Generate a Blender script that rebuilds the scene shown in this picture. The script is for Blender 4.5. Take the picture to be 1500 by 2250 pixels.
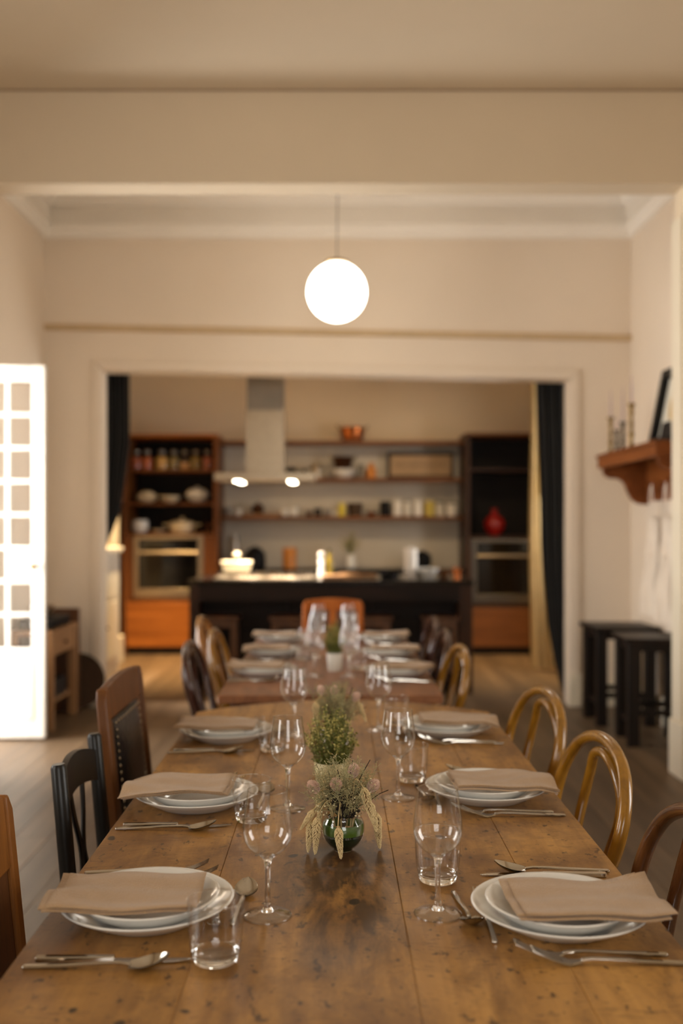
import bpy, math, random
from mathutils import Vector, Matrix
rnd = random.Random(7)
PI = math.pi
for o in list(bpy.data.objects):
    bpy.data.objects.remove(o, do_unlink=True)
S = bpy.context.scene
C = S.collection

# ------------------------------------------------------------------ camera
cam = bpy.data.cameras.new('camera'); camo = bpy.data.objects.new('camera', cam); C.objects.link(camo)
camo.location = (0, 0, 1.36); camo.rotation_euler = (PI/2, 0, 0)
cam.lens = 35; cam.sensor_width = 36; cam.sensor_fit = 'AUTO'
cam.shift_x = 15/2250; cam.shift_y = 30/2250
cam.clip_start = .05; cam.clip_end = 200
cam.dof.use_dof = True; cam.dof.focus_distance = 1.82; cam.dof.aperture_fstop = 2.0
S.camera = camo
# ------------------------------------------------------------------ world, view
S.view_settings.view_transform = 'Standard'; S.view_settings.look = 'None'
S.view_settings.gamma = 1; S.view_settings.use_curve_mapping = False
S.view_settings.exposure = -0.12
w = bpy.data.worlds.new('sky'); S.world = w; w.use_nodes = True
w.node_tree.nodes['Background'].inputs[0].default_value = (.92, .95, 1, 1)
w.node_tree.nodes['Background'].inputs[1].default_value = 1.2

# ------------------------------------------------------------------ lights (daylight at the window and door openings)
def area(name, loc, rot, sx, sy, power, col):
    l = bpy.data.lights.new(name, 'AREA'); l.shape = 'RECTANGLE'; l.size = sx; l.size_y = sy
    l.energy = power; l.color = col
    o = bpy.data.objects.new(name, l); C.objects.link(o); o.location = loc; o.rotation_euler = rot
    return o
DAY = (1, .95, .88)
area('daylight_french_door', (-3.3, 5.6, 1.5), (0, -PI/2, 0), 2.6, 2.2, 450, (1, .975, .95))
area('daylight_window_left', (-3.2, 2.9, 1.75), (0, -PI/2, 0), 1.7, 1.1, 60, DAY)
area('daylight_window_left_rear', (-3.2, .4, 1.75), (0, -PI/2, 0), 1.7, 1.1, 60, DAY)
area('daylight_window_right', (3.2, 1.9, 1.75), (0, PI/2, 0), 1.7, 1.1, 60, DAY)
area('added_kitchen_daylight', (2.85, 8.6, 1.75), (0, PI/2, 0), 1.5, 1.1, 75, (1, .97, .93))  # added daylight through an unseen window, fills the shelf bays
area('daylight_window_rear', (.3, -2.55, 1.8), (PI/2, 0, 0), 1.7, 1.7, 60, DAY)

# ------------------------------------------------------------------ materials
def lin(c):
    return tuple(((x/255)/12.92 if x/255 <= .04045 else ((x/255+.055)/1.055)**2.4) for x in c) + (1,)
def nodes(name):
    m = bpy.data.materials.new(name); m.use_nodes = True
    nt = m.node_tree; return m, nt, nt.nodes['Principled BSDF']
def mat(name, col, rough=.5, metal=0, var=.06, scale=8, bump=0, bscale=60, coat=0, sheen=0, emit=None, spec=.5):
    m, nt, p = nodes(name); N = nt.nodes; L = nt.links
    p.inputs['Roughness'].default_value = rough; p.inputs['Metallic'].default_value = metal
    p.inputs['Specular IOR Level'].default_value = spec
    if coat: p.inputs['Coat Weight'].default_value = coat; p.inputs['Coat Roughness'].default_value = .12
    if sheen: p.inputs['Sheen Weight'].default_value = sheen
    c = lin(col)
    tc = N.new('ShaderNodeTexCoord'); nz = N.new('ShaderNodeTexNoise'); nz.inputs['Scale'].default_value = scale
    nz.inputs['Detail'].default_value = 4
    L.new(tc.outputs['Object'], nz.inputs['Vector'])
    r = N.new('ShaderNodeValToRGB'); r.color_ramp.elements[0].position = .3; r.color_ramp.elements[1].position = .7
    r.color_ramp.elements[0].color = tuple(x*(1-var) for x in c[:3])+(1,)
    r.color_ramp.elements[1].color = tuple(min(1, x*(1+var)) for x in c[:3])+(1,)
    L.new(nz.outputs['Fac'], r.inputs['Fac']); L.new(r.outputs['Color'], p.inputs['Base Color'])
    if bump:
        n2 = N.new('ShaderNodeTexNoise'); n2.inputs['Scale'].default_value = bscale
        L.new(tc.outputs['Object'], n2.inputs['Vector'])
        b = N.new('ShaderNodeBump'); b.inputs['Strength'].default_value = bump; b.inputs['Distance'].default_value = .01
        L.new(n2.outputs['Fac'], b.inputs['Height']); L.new(b.outputs['Normal'], p.inputs['Normal'])
    if emit:
        p.inputs['Emission Color'].default_value = emit[0]+(1,); p.inputs['Emission Strength'].default_value = emit[1]
    return m
def wood(name, c1, c2, axis=1, rough=.4, scale=14, stretch=.06, coat=0, rand=0, bump=.15, spec=.5):
    m, nt, p = nodes(name); N = nt.nodes; L = nt.links
    p.inputs['Roughness'].default_value = rough; p.inputs['Specular IOR Level'].default_value = spec
    if coat: p.inputs['Coat Weight'].default_value = coat; p.inputs['Coat Roughness'].default_value = .1
    tc = N.new('ShaderNodeTexCoord'); mp = N.new('ShaderNodeMapping')
    sc = [1, 1, 1]; sc[axis] = stretch; mp.inputs['Scale'].default_value = sc
    L.new(tc.outputs['Object'], mp.inputs['Vector'])
    nz = N.new('ShaderNodeTexNoise'); nz.inputs['Scale'].default_value = scale; nz.inputs['Detail'].default_value = 8
    nz.inputs['Roughness'].default_value = .65; nz.inputs['Distortion'].default_value = .6
    L.new(mp.outputs['Vector'], nz.inputs['Vector'])
    if rand:
        oi = N.new('ShaderNodeObjectInfo'); ad = N.new('ShaderNodeVectorMath'); ad.operation = 'ADD'
        mu = N.new('ShaderNodeMath'); mu.operation = 'MULTIPLY'; mu.inputs[1].default_value = 30
        L.new(oi.outputs['Random'], mu.inputs[0]); L.new(mp.outputs['Vector'], ad.inputs[0]); L.new(mu.outputs[0], ad.inputs[1])
        L.new(ad.outputs[0], nz.inputs['Vector'])
    r = N.new('ShaderNodeValToRGB'); r.color_ramp.elements[0].position = .32; r.color_ramp.elements[1].position = .68
    r.color_ramp.elements[0].color = lin(c1); r.color_ramp.elements[1].color = lin(c2)
    L.new(nz.outputs['Fac'], r.inputs['Fac'])
    out = r.outputs['Color']
    if rand:
        hs = N.new('ShaderNodeHueSaturation'); mr = N.new('ShaderNodeMapRange')
        mr.inputs['To Min'].default_value = 1-rand; mr.inputs['To Max'].default_value = 1+rand
        L.new(oi.outputs['Random'], mr.inputs['Value']); L.new(mr.outputs['Result'], hs.inputs['Value'])
        L.new(out, hs.inputs['Color']); out = hs.outputs['Color']
    L.new(out, p.inputs['Base Color'])
    if bump:
        b = N.new('ShaderNodeBump'); b.inputs['Strength'].default_value = bump; b.inputs['Distance'].default_value = .004
        L.new(nz.outputs['Fac'], b.inputs['Height']); L.new(b.outputs['Normal'], p.inputs['Normal'])
    return m
def worn_table(name, c_lo, c_hi, c_stain, seed, rough=.36, dark_patch=None):
    """old pine boards: grain along Y, dark blotchy stains, small black dents, fine scratches"""
    m, nt, p = nodes(name); N = nt.nodes; L = nt.links
    tc = N.new('ShaderNodeTexCoord'); oi = N.new('ShaderNodeObjectInfo')
    off = N.new('ShaderNodeVectorMath'); off.operation = 'ADD'; off.inputs[1].default_value = (seed, seed*.7, 0)
    L.new(tc.outputs['Object'], off.inputs[0])
    def noise(scale, det=6, sc=(1, 1, 1), rgh=.6, dist=0):
        mp = N.new('ShaderNodeMapping'); mp.inputs['Scale'].default_value = sc
        L.new(off.outputs[0], mp.inputs['Vector'])
        n = N.new('ShaderNodeTexNoise'); n.inputs['Scale'].default_value = scale; n.inputs['Detail'].default_value = det
        n.inputs['Roughness'].default_value = rgh; n.inputs['Distortion'].default_value = dist
        L.new(mp.outputs['Vector'], n.inputs['Vector']); return n.outputs['Fac']
    def ramp(fac, a, b, ca=(0, 0, 0, 1), cb=(1, 1, 1, 1)):
        r = N.new('ShaderNodeValToRGB'); r.color_ramp.elements[0].position = a; r.color_ramp.elements[1].position = b
        r.color_ramp.elements[0].color = ca; r.color_ramp.elements[1].color = cb
        L.new(fac, r.inputs['Fac']); return r.outputs['Color']
    def mix(fac, a, b, amount=1.0):
        x = N.new('ShaderNodeMix'); x.data_type = 'RGBA'
        if amount != 1:
            mm = N.new('ShaderNodeMath'); mm.operation = 'MULTIPLY'; mm.inputs[1].default_value = amount
            L.new(fac, mm.inputs[0]); fac = mm.outputs[0]
        L.new(fac, x.inputs['Factor']); L.new(a, x.inputs['A'])
        if isinstance(b, tuple): x.inputs['B'].default_value = b
        else: L.new(b, x.inputs['B'])
        return x.outputs['Result']
    grain = noise(26, 8, (1, .05, 1), .65, .5)
    col = ramp(grain, .3, .7, lin(c_lo), lin(c_hi))
    big = ramp(noise(3.4, 6, (1, .6, 1), .66, .8), .44, .64)
    col = mix(big, col, lin(c_stain), .72)
    mid = ramp(noise(13, 6, (1, .3, 1), .72, .3), .48, .66)
    col = mix(mid, col, lin(c_stain), .55)
    if dark_patch:       # dark, streaky oval patch along the middle boards, broken up by noise
        mp = N.new('ShaderNodeMapping'); mp.inputs['Scale'].default_value = (1/.16, 1/.42, 0); mp.inputs['Location'].default_value = (-dark_patch[0]/.16, -dark_patch[1]/.42, 0)
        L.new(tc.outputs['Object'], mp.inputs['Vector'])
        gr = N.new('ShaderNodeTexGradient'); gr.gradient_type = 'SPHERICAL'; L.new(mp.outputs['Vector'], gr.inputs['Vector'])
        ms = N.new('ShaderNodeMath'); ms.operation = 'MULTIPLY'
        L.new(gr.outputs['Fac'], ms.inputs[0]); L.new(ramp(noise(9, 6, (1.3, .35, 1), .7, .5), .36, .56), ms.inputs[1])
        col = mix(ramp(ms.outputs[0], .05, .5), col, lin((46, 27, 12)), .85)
    spk = ramp(noise(70, 3, (1, .6, 1), .5), .63, .69)
    col = mix(spk, col, lin((48, 28, 14)), .75)
    dents = ramp(noise(17, 1, (1, .8, 1), .4), .735, .755)
    col = mix(dents, col, lin((28, 20, 14)), .9)
    scr = ramp(noise(38, 2, (.5, 1.6, 1), .5, 2.6), .62, .66)
    col = mix(scr, col, lin((58, 34, 16)), .35)
    L.new(col, p.inputs['Base Color'])
    rr = N.new('ShaderNodeMapRange'); rr.inputs['To Min'].default_value = rough-.05; rr.inputs['To Max'].default_value = rough+.15
    L.new(noise(9, 5), rr.inputs['Value']); L.new(rr.outputs['Result'], p.inputs['Roughness'])
    b = N.new('ShaderNodeBump'); b.inputs['Strength'].default_value = .12; b.inputs['Distance'].default_value = .003
    L.new(grain, b.inputs['Height']); L.new(b.outputs['Normal'], p.inputs['Normal'])
    return m
def thin_glass(name, tint=(1, 1, 1), f0=.075, pw=2.5):
    m = bpy.data.materials.new(name); m.use_nodes = True; nt = m.node_tree; N = nt.nodes; L = nt.links
    N.remove(N['Principled BSDF'])
    g = N.new('ShaderNodeBsdfGlossy'); g.inputs['Roughness'].default_value = 0.0
    t = N.new('ShaderNodeBsdfTransparent'); t.inputs['Color'].default_value = tint+(1,)
    ge = N.new('ShaderNodeNewGeometry'); d = N.new('ShaderNodeVectorMath'); d.operation = 'DOT_PRODUCT'
    L.new(ge.outputs['Normal'], d.inputs[0]); L.new(ge.outputs['Incoming'], d.inputs[1])
    a = N.new('ShaderNodeMath'); a.operation = 'ABSOLUTE'; L.new(d.outputs['Value'], a.inputs[0])
    s = N.new('ShaderNodeMath'); s.operation = 'SUBTRACT'; s.inputs[0].default_value = 1; L.new(a.outputs[0], s.inputs[1])
    q = N.new('ShaderNodeMath'); q.operation = 'POWER'; q.inputs[1].default_value = pw; L.new(s.outputs[0], q.inputs[0])
    k = N.new('ShaderNodeMath'); k.operation = 'MULTIPLY_ADD'; k.inputs[1].default_value = 1-f0-.1; k.inputs[2].default_value = f0
    L.new(q.outputs[0], k.inputs[0])
    x = N.new('ShaderNodeMixShader'); L.new(k.outputs[0], x.inputs[0]); L.new(t.outputs[0], x.inputs[1]); L.new(g.outputs[0], x.inputs[2])
    L.new(x.outputs[0], N['Material Output'].inputs['Surface'])
    return m
def solid_glass(name, col=(1, 1, 1), rough=0):
    m, nt, p = nodes(name)
    p.inputs['Base Color'].default_value = col+(1,); p.inputs['Roughness'].default_value = rough
    p.inputs['Transmission Weight'].default_value = 1; p.inputs['IOR'].default_value = 1.48
    return m

M = {}
M['plaster'] = mat('cream_plaster', (230, 215, 195), .85, var=.03, scale=1.3, bump=.05, bscale=25)
M['plaster_near'] = mat('tan_cream_plaster', (222, 204, 176), .85, var=.03, scale=1.1, bump=.05, bscale=22)
M['cornice'] = mat('white_cornice_paint', (246, 239, 228), .8, var=.02, scale=2)
M['white_paint'] = mat('white_gloss_paint', (236, 230, 218), .4, var=.02, scale=3)
M['door_white'] = mat('white_door_paint', (240, 238, 232), .45, var=.02, scale=3)
M['skirting'] = mat('cream_gloss_paint', (228, 216, 192), .4, var=.02, scale=3)
M['floor'] = wood('worn_grey_floorboard', (74, 58, 42), (112, 91, 67), 1, .44, 9, .05, rand=.16, bump=.2)
M['subfloor'] = mat('dark_subfloor', (24, 18, 13), .9)
M['table_a'] = worn_table('worn_golden_pine', (150, 106, 49), (188, 140, 73), (86, 52, 22), 3.0, dark_patch=(.02, 1.68))
M['table_b'] = worn_table('reddish_worn_wood', (126, 78, 46), (156, 102, 62), (90, 52, 30), 9.0)
M['table_leg'] = wood('table_leg_pine', (108, 68, 32), (150, 100, 52), 2, .5)
M['table_leg_red'] = wood('table_leg_red', (84, 46, 24), (120, 70, 38), 2, .5)
M['honey'] = wood('honey_oak', (98, 58, 22), (150, 96, 42), 2, .42, 20, .07, spec=.3)
M['mahogany'] = wood('reddish_brown_wood', (74, 43, 17), (112, 68, 29), 2, .42, 20, .07, spec=.3)
M['golden_bent'] = wood('golden_bentwood', (120, 80, 13), (158, 110, 28), 2, .22, 22, .1, coat=.6, bump=.03)
M['tan_bent'] = wood('tan_bentwood', (134, 90, 40), (172, 120, 62), 2, .25, 22, .1, coat=.5, bump=.03)
M['dark_bent'] = wood('dark_brown_bentwood', (58, 32, 14), (98, 58, 26), 2, .22, 22, .1, coat=.6, bump=.03)
M['wine_bent'] = wood('dark_wine_bentwood', (42, 22, 16), (70, 38, 27), 2, .25, 22, .1, coat=.35, bump=.03)
M['cane'] = mat('woven_cane_seat', (160, 120, 66), .6, var=.25, scale=60, bump=.3, bscale=120)
M['black_lacquer'] = mat('black_lacquer', (17, 16, 14), .34, var=.1, spec=.35)
M['leather'] = mat('black_leather', (26, 22, 20), .32, var=.15, scale=30, bump=.25, bscale=90)
M['brass'] = mat('brass', (118, 90, 34), .32, 1, var=.1)
M['porcelain'] = mat('white_porcelain', (232, 230, 224), .12, var=.01, coat=.3)
M['napkin'] = mat('beige_cotton', (170, 138, 100), .9, var=.04, scale=40, bump=.35, bscale=420, sheen=.3)
M['steel'] = mat('polished_steel', (196, 190, 180), .09, 1, var=.03)
M['brushed'] = mat('brushed_steel', (180, 164, 140), .34, 1, var=.05, scale=20)
M['dim_steel'] = mat('dark_brushed_steel', (120, 114, 104), .3, 1, var=.05)
M['glass_thin'] = thin_glass('thin_clear_glass')
M['glass_foot'] = thin_glass('thin_glass_foot', f0=.14, pw=2.2)
M['pane'] = thin_glass('window_pane_glass', f0=.05)
M['glass'] = solid_glass('clear_solid_glass')
M['green_lining'] = mat('green_leaf_lining', (60, 92, 16), .35, var=.35, scale=30)
M['green_water'] = mat('deep_green_water', (18, 34, 12), .15, var=.2, scale=20)
M['cream_pot'] = mat('cream_ceramic', (200, 186, 140), .4, var=.05)
M['white_pot'] = mat('white_ceramic_pot', (214, 208, 196), .4, var=.03)
M['soil'] = mat('dark_soil', (30, 22, 14), .95, var=.4, scale=60)
M['foliage'] = mat('fresh_green_foliage', (102, 106, 40), .6, var=.35, scale=26)
M['foliage_tip'] = mat('yellow_green_tips', (184, 172, 98), .6, var=.2, scale=30)
M['dry_green'] = mat('dried_grey_green', (158, 150, 108), .8, var=.3, scale=40)
M['dry_tan'] = mat('dried_tan_sprigs', (182, 160, 112), .8, var=.25, scale=40)
M['twig'] = mat('dark_twig', (46, 32, 20), .8, var=.2)
M['celosia'] = mat('cream_plume', (216, 192, 142), .8, var=.12, scale=40)
M['plume_core'] = mat('plume_core', (120, 88, 50), .9, var=.2, scale=60)
M['celosia_pink'] = mat('pink_plume', (236, 206, 186), .8, var=.12, scale=40)
M['bud'] = mat('cream_bud', (226, 212, 170), .7, var=.05)
M['dark_seed'] = mat('dark_seed_mass', (40, 30, 18), .9, var=.3, scale=50)
M['wenge'] = wood('dark_wenge', (22, 15, 11), (40, 26, 18), 0, .5, 16, .08, spec=.2)
M['wenge_v'] = wood('dark_brown_panel', (40, 25, 16), (66, 41, 25), 2, .45, 16, .08, spec=.25)
M['island_top'] = mat('black_stone_top', (26, 23, 21), .12, var=.3, scale=40)
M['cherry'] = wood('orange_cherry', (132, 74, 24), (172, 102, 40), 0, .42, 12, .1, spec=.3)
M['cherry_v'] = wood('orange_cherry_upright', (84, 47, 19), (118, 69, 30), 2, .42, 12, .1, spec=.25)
M['end_chair'] = wood('orange_oak', (150, 76, 22), (190, 108, 40), 2, .5, 16, .08, spec=.2)
M['shelf_wood'] = wood('brown_shelf_wood', (92, 54, 26), (128, 80, 42), 0, .45, 12, .1, spec=.3)
M['inside_dark'] = mat('dark_cabinet_lining', (22, 15, 11), .8, var=.2)
M['oven_glass'] = mat('black_oven_glass', (12, 11, 11), .08, var=.1)
M['backsplash'] = mat('pale_grey_backsplash', (200, 190, 174), .5, var=.03, scale=2)
M['curtain'] = mat('black_velvet', (14, 15, 15), .95, var=.2, scale=20, sheen=.15)
M['cream_curtain'] = mat('cream_linen', (222, 198, 148), .85, var=.06, scale=12)
M['linen'] = mat('white_linen', (236, 222, 204), .9, var=.04, scale=12, bump=.2, bscale=300)
M['mantel'] = wood('chestnut_shelf', (104, 54, 20), (148, 84, 36), 1, .45, 12, .1, spec=.3)
M['stool_dark'] = wood('ebony_stool', (18, 13, 10), (34, 24, 17), 2, .45, 18, .08, spec=.25)
M['stool_wood'] = wood('brown_stool', (70, 42, 22), (104, 66, 36), 2, .4, 18, .08)
M['pine'] = wood('raw_pine', (134, 96, 60), (168, 126, 84), 2, .55, 14, .07)
M['black'] = mat('black_metal', (16, 15, 15), .5, 0, var=.1, spec=.2)
M['black_iron'] = mat('black_iron', (26, 25, 24), .5, .6, var=.1)
M['copper'] = mat('copper', (190, 112, 62), .25, 1, var=.1)
M['dark_copper'] = mat('dark_copper', (78, 52, 38), .35, .9, var=.2)
M['candle'] = mat('lilac_wax', (196, 176, 176), .5, var=.03)
M['white_mat'] = mat('picture_mount', (220, 214, 196), .8)
M['globe'] = mat('lit_opal_glass', (250, 245, 235), .3, emit=((1, .92, .80), 9.8))
M['spot_lens'] = mat('lit_spot_lens', (255, 240, 210), .3, emit=((1, .84, .60), 40.0))
M['red'] = mat('red_glaze', (150, 24, 16), .25, var=.1)
M['amber'] = mat('amber_glaze', (196, 124, 42), .3, var=.1)
M['cream_enamel'] = mat('cream_enamel', (228, 212, 178), .25, var=.03)
M['paper'] = mat('white_paper', (236, 230, 222), .85, var=.02)
M['oil'] = mat('olive_oil', (150, 128, 24), .12, var=.1)
M['blackboard'] = mat('sign_tan', (176, 146, 112), .8, var=.06)
M['ink'] = mat('dark_ink', (92, 74, 58), .8)
M['wicker'] = mat('dark_wicker', (70, 50, 32), .8, var=.35, scale=60, bump=.5, bscale=90)
M['grey_tin'] = mat('grey_tin', (150, 144, 136), .35, .6, var=.08)
M['label_yellow'] = mat('yellow_tin', (190, 166, 60), .4, var=.08)
M['lemon'] = mat('lemon_yellow', (214, 196, 60), .4, var=.08)
M['stained'] = mat('black_clutter', (30, 26, 24), .5, var=.3)
FILLS = [mat('jar_fill_'+n, c, .6, var=.2, scale=70) for n, c in
         [('paprika', (176, 84, 42)), ('orange_lentils', (198, 96, 26)), ('yellow_pasta', (222, 176, 90)), ('olive_beans', (150, 128, 70)),
          ('corn', (218, 160, 72)), ('green_peas', (158, 130, 54)), ('pink_beans', (178, 96, 68))]]

# ------------------------------------------------------------------ mesh helpers
class MB:
    def __init__(s): s.v = []; s.f = []
    def add(s, vs, fs):
        b = len(s.v); s.v += [tuple(v) for v in vs]; s.f += [tuple(b+i for i in f) for f in fs]; return s
    def box(s, x0, x1, y0, y1, z0, z1):
        return s.add([(x0, y0, z0), (x1, y0, z0), (x1, y1, z0), (x0, y1, z0), (x0, y0, z1), (x1, y0, z1), (x1, y1, z1), (x0, y1, z1)],
                     [(0, 3, 2, 1), (4, 5, 6, 7), (0, 1, 5, 4), (1, 2, 6, 5), (2, 3, 7, 6), (3, 0, 4, 7)])
    def lathe(s, prof, n=32, c=(0, 0, 0), sx=1, sy=1):
        vs = []; fs = []; idx = []
        for r, z in prof:
            if r < 1e-6: idx.append([len(vs)]*n); vs.append((c[0], c[1], c[2]+z))
            else:
                idx.append(list(range(len(vs), len(vs)+n)))
                vs += [(c[0]+sx*r*math.cos(2*PI*k/n), c[1]+sy*r*math.sin(2*PI*k/n), c[2]+z) for k in range(n)]
        for a, b in zip(idx, idx[1:]):
            for k in range(n):
                q = [a[k], a[(k+1) % n], b[(k+1) % n], b[k]]
                u = []
                for i in q:
                    if i not in u: u.append(i)
                if len(u) > 2: fs.append(tuple(u))
        return s.add(vs, fs)
    def tube(s, path, rad, n=10, closed=False, caps=True, flat=1.0, up=None):
        P = [Vector(p) for p in path]; m = len(P)
        R = rad if isinstance(rad, (list, tuple)) else [rad]*m
        vs = []; fs = []; prev = None
        for i in range(m):
            if closed: t = (P[(i+1) % m]-P[i-1])
            else: t = P[min(i+1, m-1)]-P[max(i-1, 0)]
            t.normalize()
            if prev is None:
                ref = Vector(up) if up else (Vector((0, 0, 1)) if abs(t.z) < .9 else Vector((1, 0, 0)))
                a = ref - t*ref.dot(t)
            else: a = prev - t*prev.dot(t)
            a.normalize(); prev = a; b = t.cross(a)
            for k in range(n):
                th = 2*PI*k/n
                vs.append(P[i] + a*(R[i]*math.cos(th)*flat) + b*(R[i]*math.sin(th)))
        rng = m if closed else m-1
        for i in range(rng):
            j = (i+1) % m
            for k in range(n):
                fs.append((i*n+k, i*n+(k+1) % n, j*n+(k+1) % n, j*n+k))
        if caps and not closed:
            fs.append(tuple(range(n-1, -1, -1))); fs.append(tuple((m-1)*n+k for k in range(n)))
        return s.add(vs, fs)
    def prism(s, poly, axis, a0, a1):
        """poly in the two other axes (in xyz order), extruded along axis"""
        def pt(p, a):
            l = list(p); l.insert(axis, a); return tuple(l)
        n = len(poly)
        vs = [pt(p, a0) for p in poly] + [pt(p, a1) for p in poly]
        fs = [tuple(range(n)), tuple(range(2*n-1, n-1, -1))] + [(i, n+i, n+(i+1) % n, (i+1) % n) for i in range(n)]
        return s.add(vs, fs)
    def grid(s, fn, nu, nv):
        vs = [fn(i/nu, j/nv) for j in range(nv+1) for i in range(nu+1)]
        fs = [(j*(nu+1)+i, j*(nu+1)+i+1, (j+1)*(nu+1)+i+1, (j+1)*(nu+1)+i) for j in range(nv) for i in range(nu)]
        return s.add(vs, fs)
    def slab(s, fn, nu, nv, th):
        """closed cloth slab: fn gives the lower sheet, the upper lies th above"""
        lo = [Vector(fn(i/nu, j/nv)) for j in range(nv+1) for i in range(nu+1)]
        up = [p+Vector((0, 0, th)) for p in lo]; n = len(lo); W = nu+1
        fs = []
        for j in range(nv):
            for i in range(nu):
                q = (j*W+i, j*W+i+1, (j+1)*W+i+1, (j+1)*W+i)
                fs.append(q[::-1]); fs.append(tuple(n+k for k in q))
        ring = [i for i in range(nu+1)] + [j*W+nu for j in range(1, nv+1)] + [nv*W+i for i in range(nu-1, -1, -1)] + [j*W for j in range(nv-1, 0, -1)]
        # bulged edge row
        cx = sum((p for p in lo), Vector())/n
        base = 2*n; vs = lo+up
        for r in ring:
            d = lo[r]-cx; d.z = 0; d.normalize()
            vs.append(lo[r]+Vector((0, 0, th/2))+d*th*.6)
        m = len(ring)
        for k in range(m):
            k2 = (k+1) % m
            fs.append((ring[k], ring[k2], base+k2, base+k)); fs.append((base+k, base+k2, n+ring[k2], n+ring[k]))
        return s.add(vs, fs)
    def xf(s, mtx, start=0):
        for i in range(start, len(s.v)): s.v[i] = tuple(mtx @ Vector(s.v[i]))
        return s
    def mesh(s, name, angle=38):
        me = bpy.data.meshes.new(name); me.from_pydata(s.v, [], s.f); me.update()
        me.polygons.foreach_set('use_smooth', [True]*len(me.polygons))
        me.set_sharp_from_angle(angle=math.radians(angle))
        return me
    def build(s, name, material, parent=None, loc=None, bevel=0, angle=38, seg=2):
        me = s.mesh(name, angle); me.materials.append(M[material] if isinstance(material, str) else material)
        return link(name, me, parent, loc, bevel, seg)
def link(name, me, parent=None, loc=None, bevel=0, seg=2):
    o = bpy.data.objects.new(name, me); C.objects.link(o)
    if parent: o.parent = parent
    if loc: o.location = loc
    if bevel:
        b = o.modifiers.new('bevel', 'BEVEL'); b.width = bevel; b.segments = seg; b.limit_method = 'ANGLE'; b.angle_limit = math.radians(40)
    return o
def tag(o, label, cat, group=None):
    o['label'] = label; o['category'] = cat
    if group: o['group'] = group
    return o
def thing(name, label, cat, loc=(0, 0, 0), rotz=0, group=None):
    o = bpy.data.objects.new(name, None); C.objects.link(o); o.empty_display_size = .1
    o.location = loc; o.rotation_euler = (0, 0, rotz)
    return tag(o, label, cat, group)
def copy_tree(o, parent=None):
    c = o.copy(); C.objects.link(c)
    if parent: c.parent = parent
    for ch in list(o.children): copy_tree(ch, c)
    return c
class Proto:
    """first use places the built thing itself, later uses place copies"""
    def __init__(s, o): s.o = o; s.used = False
    def place(s, loc, rotz, label, cat, group=None):
        o = s.o if not s.used else copy_tree(s.o)
        s.used = True
        o.location = loc; o.rotation_euler = (0, 0, rotz); tag(o, label, cat, group); return o
def struct(o): o['kind'] = 'structure'; return o
def stuff(o): o['kind'] = 'stuff'; return o
def spline(pts, n=6, closed=False):
    P = [Vector(p) for p in pts]; out = []
    m = len(P); rng = m if closed else m-1
    for i in range(rng):
        g = lambda k: P[k % m] if closed else P[max(0, min(m-1, k))]
        p0, p1, p2, p3 = g(i-1), g(i), g(i+1), g(i+2)
        for k in range(n):
            t = k/n
            out.append(.5*((2*p1)+(-p0+p2)*t+(2*p0-5*p1+4*p2-p3)*t*t+(-p0+3*p1-3*p2+p3)*t**3))
    if not closed: out.append(P[-1])
    return out

# ------------------------------------------------------------------ the setting
def wall_holes(axis, p0, p1, u0, u1, z0, z1, holes):
    """wall slab; axis 0: slab in x (p0..p1), u along y; axis 1: slab in y, u along x"""
    mb = MB()
    def bx(a, b, c, d):
        if b-a < 1e-4 or d-c < 1e-4: return
        if axis == 0: mb.box(p0, p1, a, b, c, d)
        else: mb.box(a, b, p0, p1, c, d)
    u = u0
    for (a, b, c, d) in sorted(holes):
        bx(u, a, z0, z1); bx(a, b, z0, c); bx(a, b, d, z1); u = b
    bx(u, u1, z0, z1)
    return mb
Y_P0, Y_P1 = 5.30, 5.48      # partition with the wide opening (beam)
Y_W0, Y_W1 = 7.50, 7.66      # wall between dining room and kitchen
XL, XR = -2.18, 2.23         # dining room side walls
fl = struct(MB().box(-3.2, 3.2, -2.5, 11.2, -.2, -.03).build('floor', 'subfloor'))
BW = .155
i = 0; x = -2.95
while x < 2.95:
    y = -2.3 - rnd.random()*2.2
    while y < 11.1:
        y2 = y + 3.4
        a, b = max(y, -2.3), min(y2, 11.15)
        if b-a > .2:
            MB().box(-BW/2+.0007, BW/2-.0007, 0, b-a-.0012, -.03, 0).build('floorboard', 'floor', fl, (x+BW/2, a, 0), bevel=.0012, seg=1)
        y = y2
    x += BW
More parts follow.
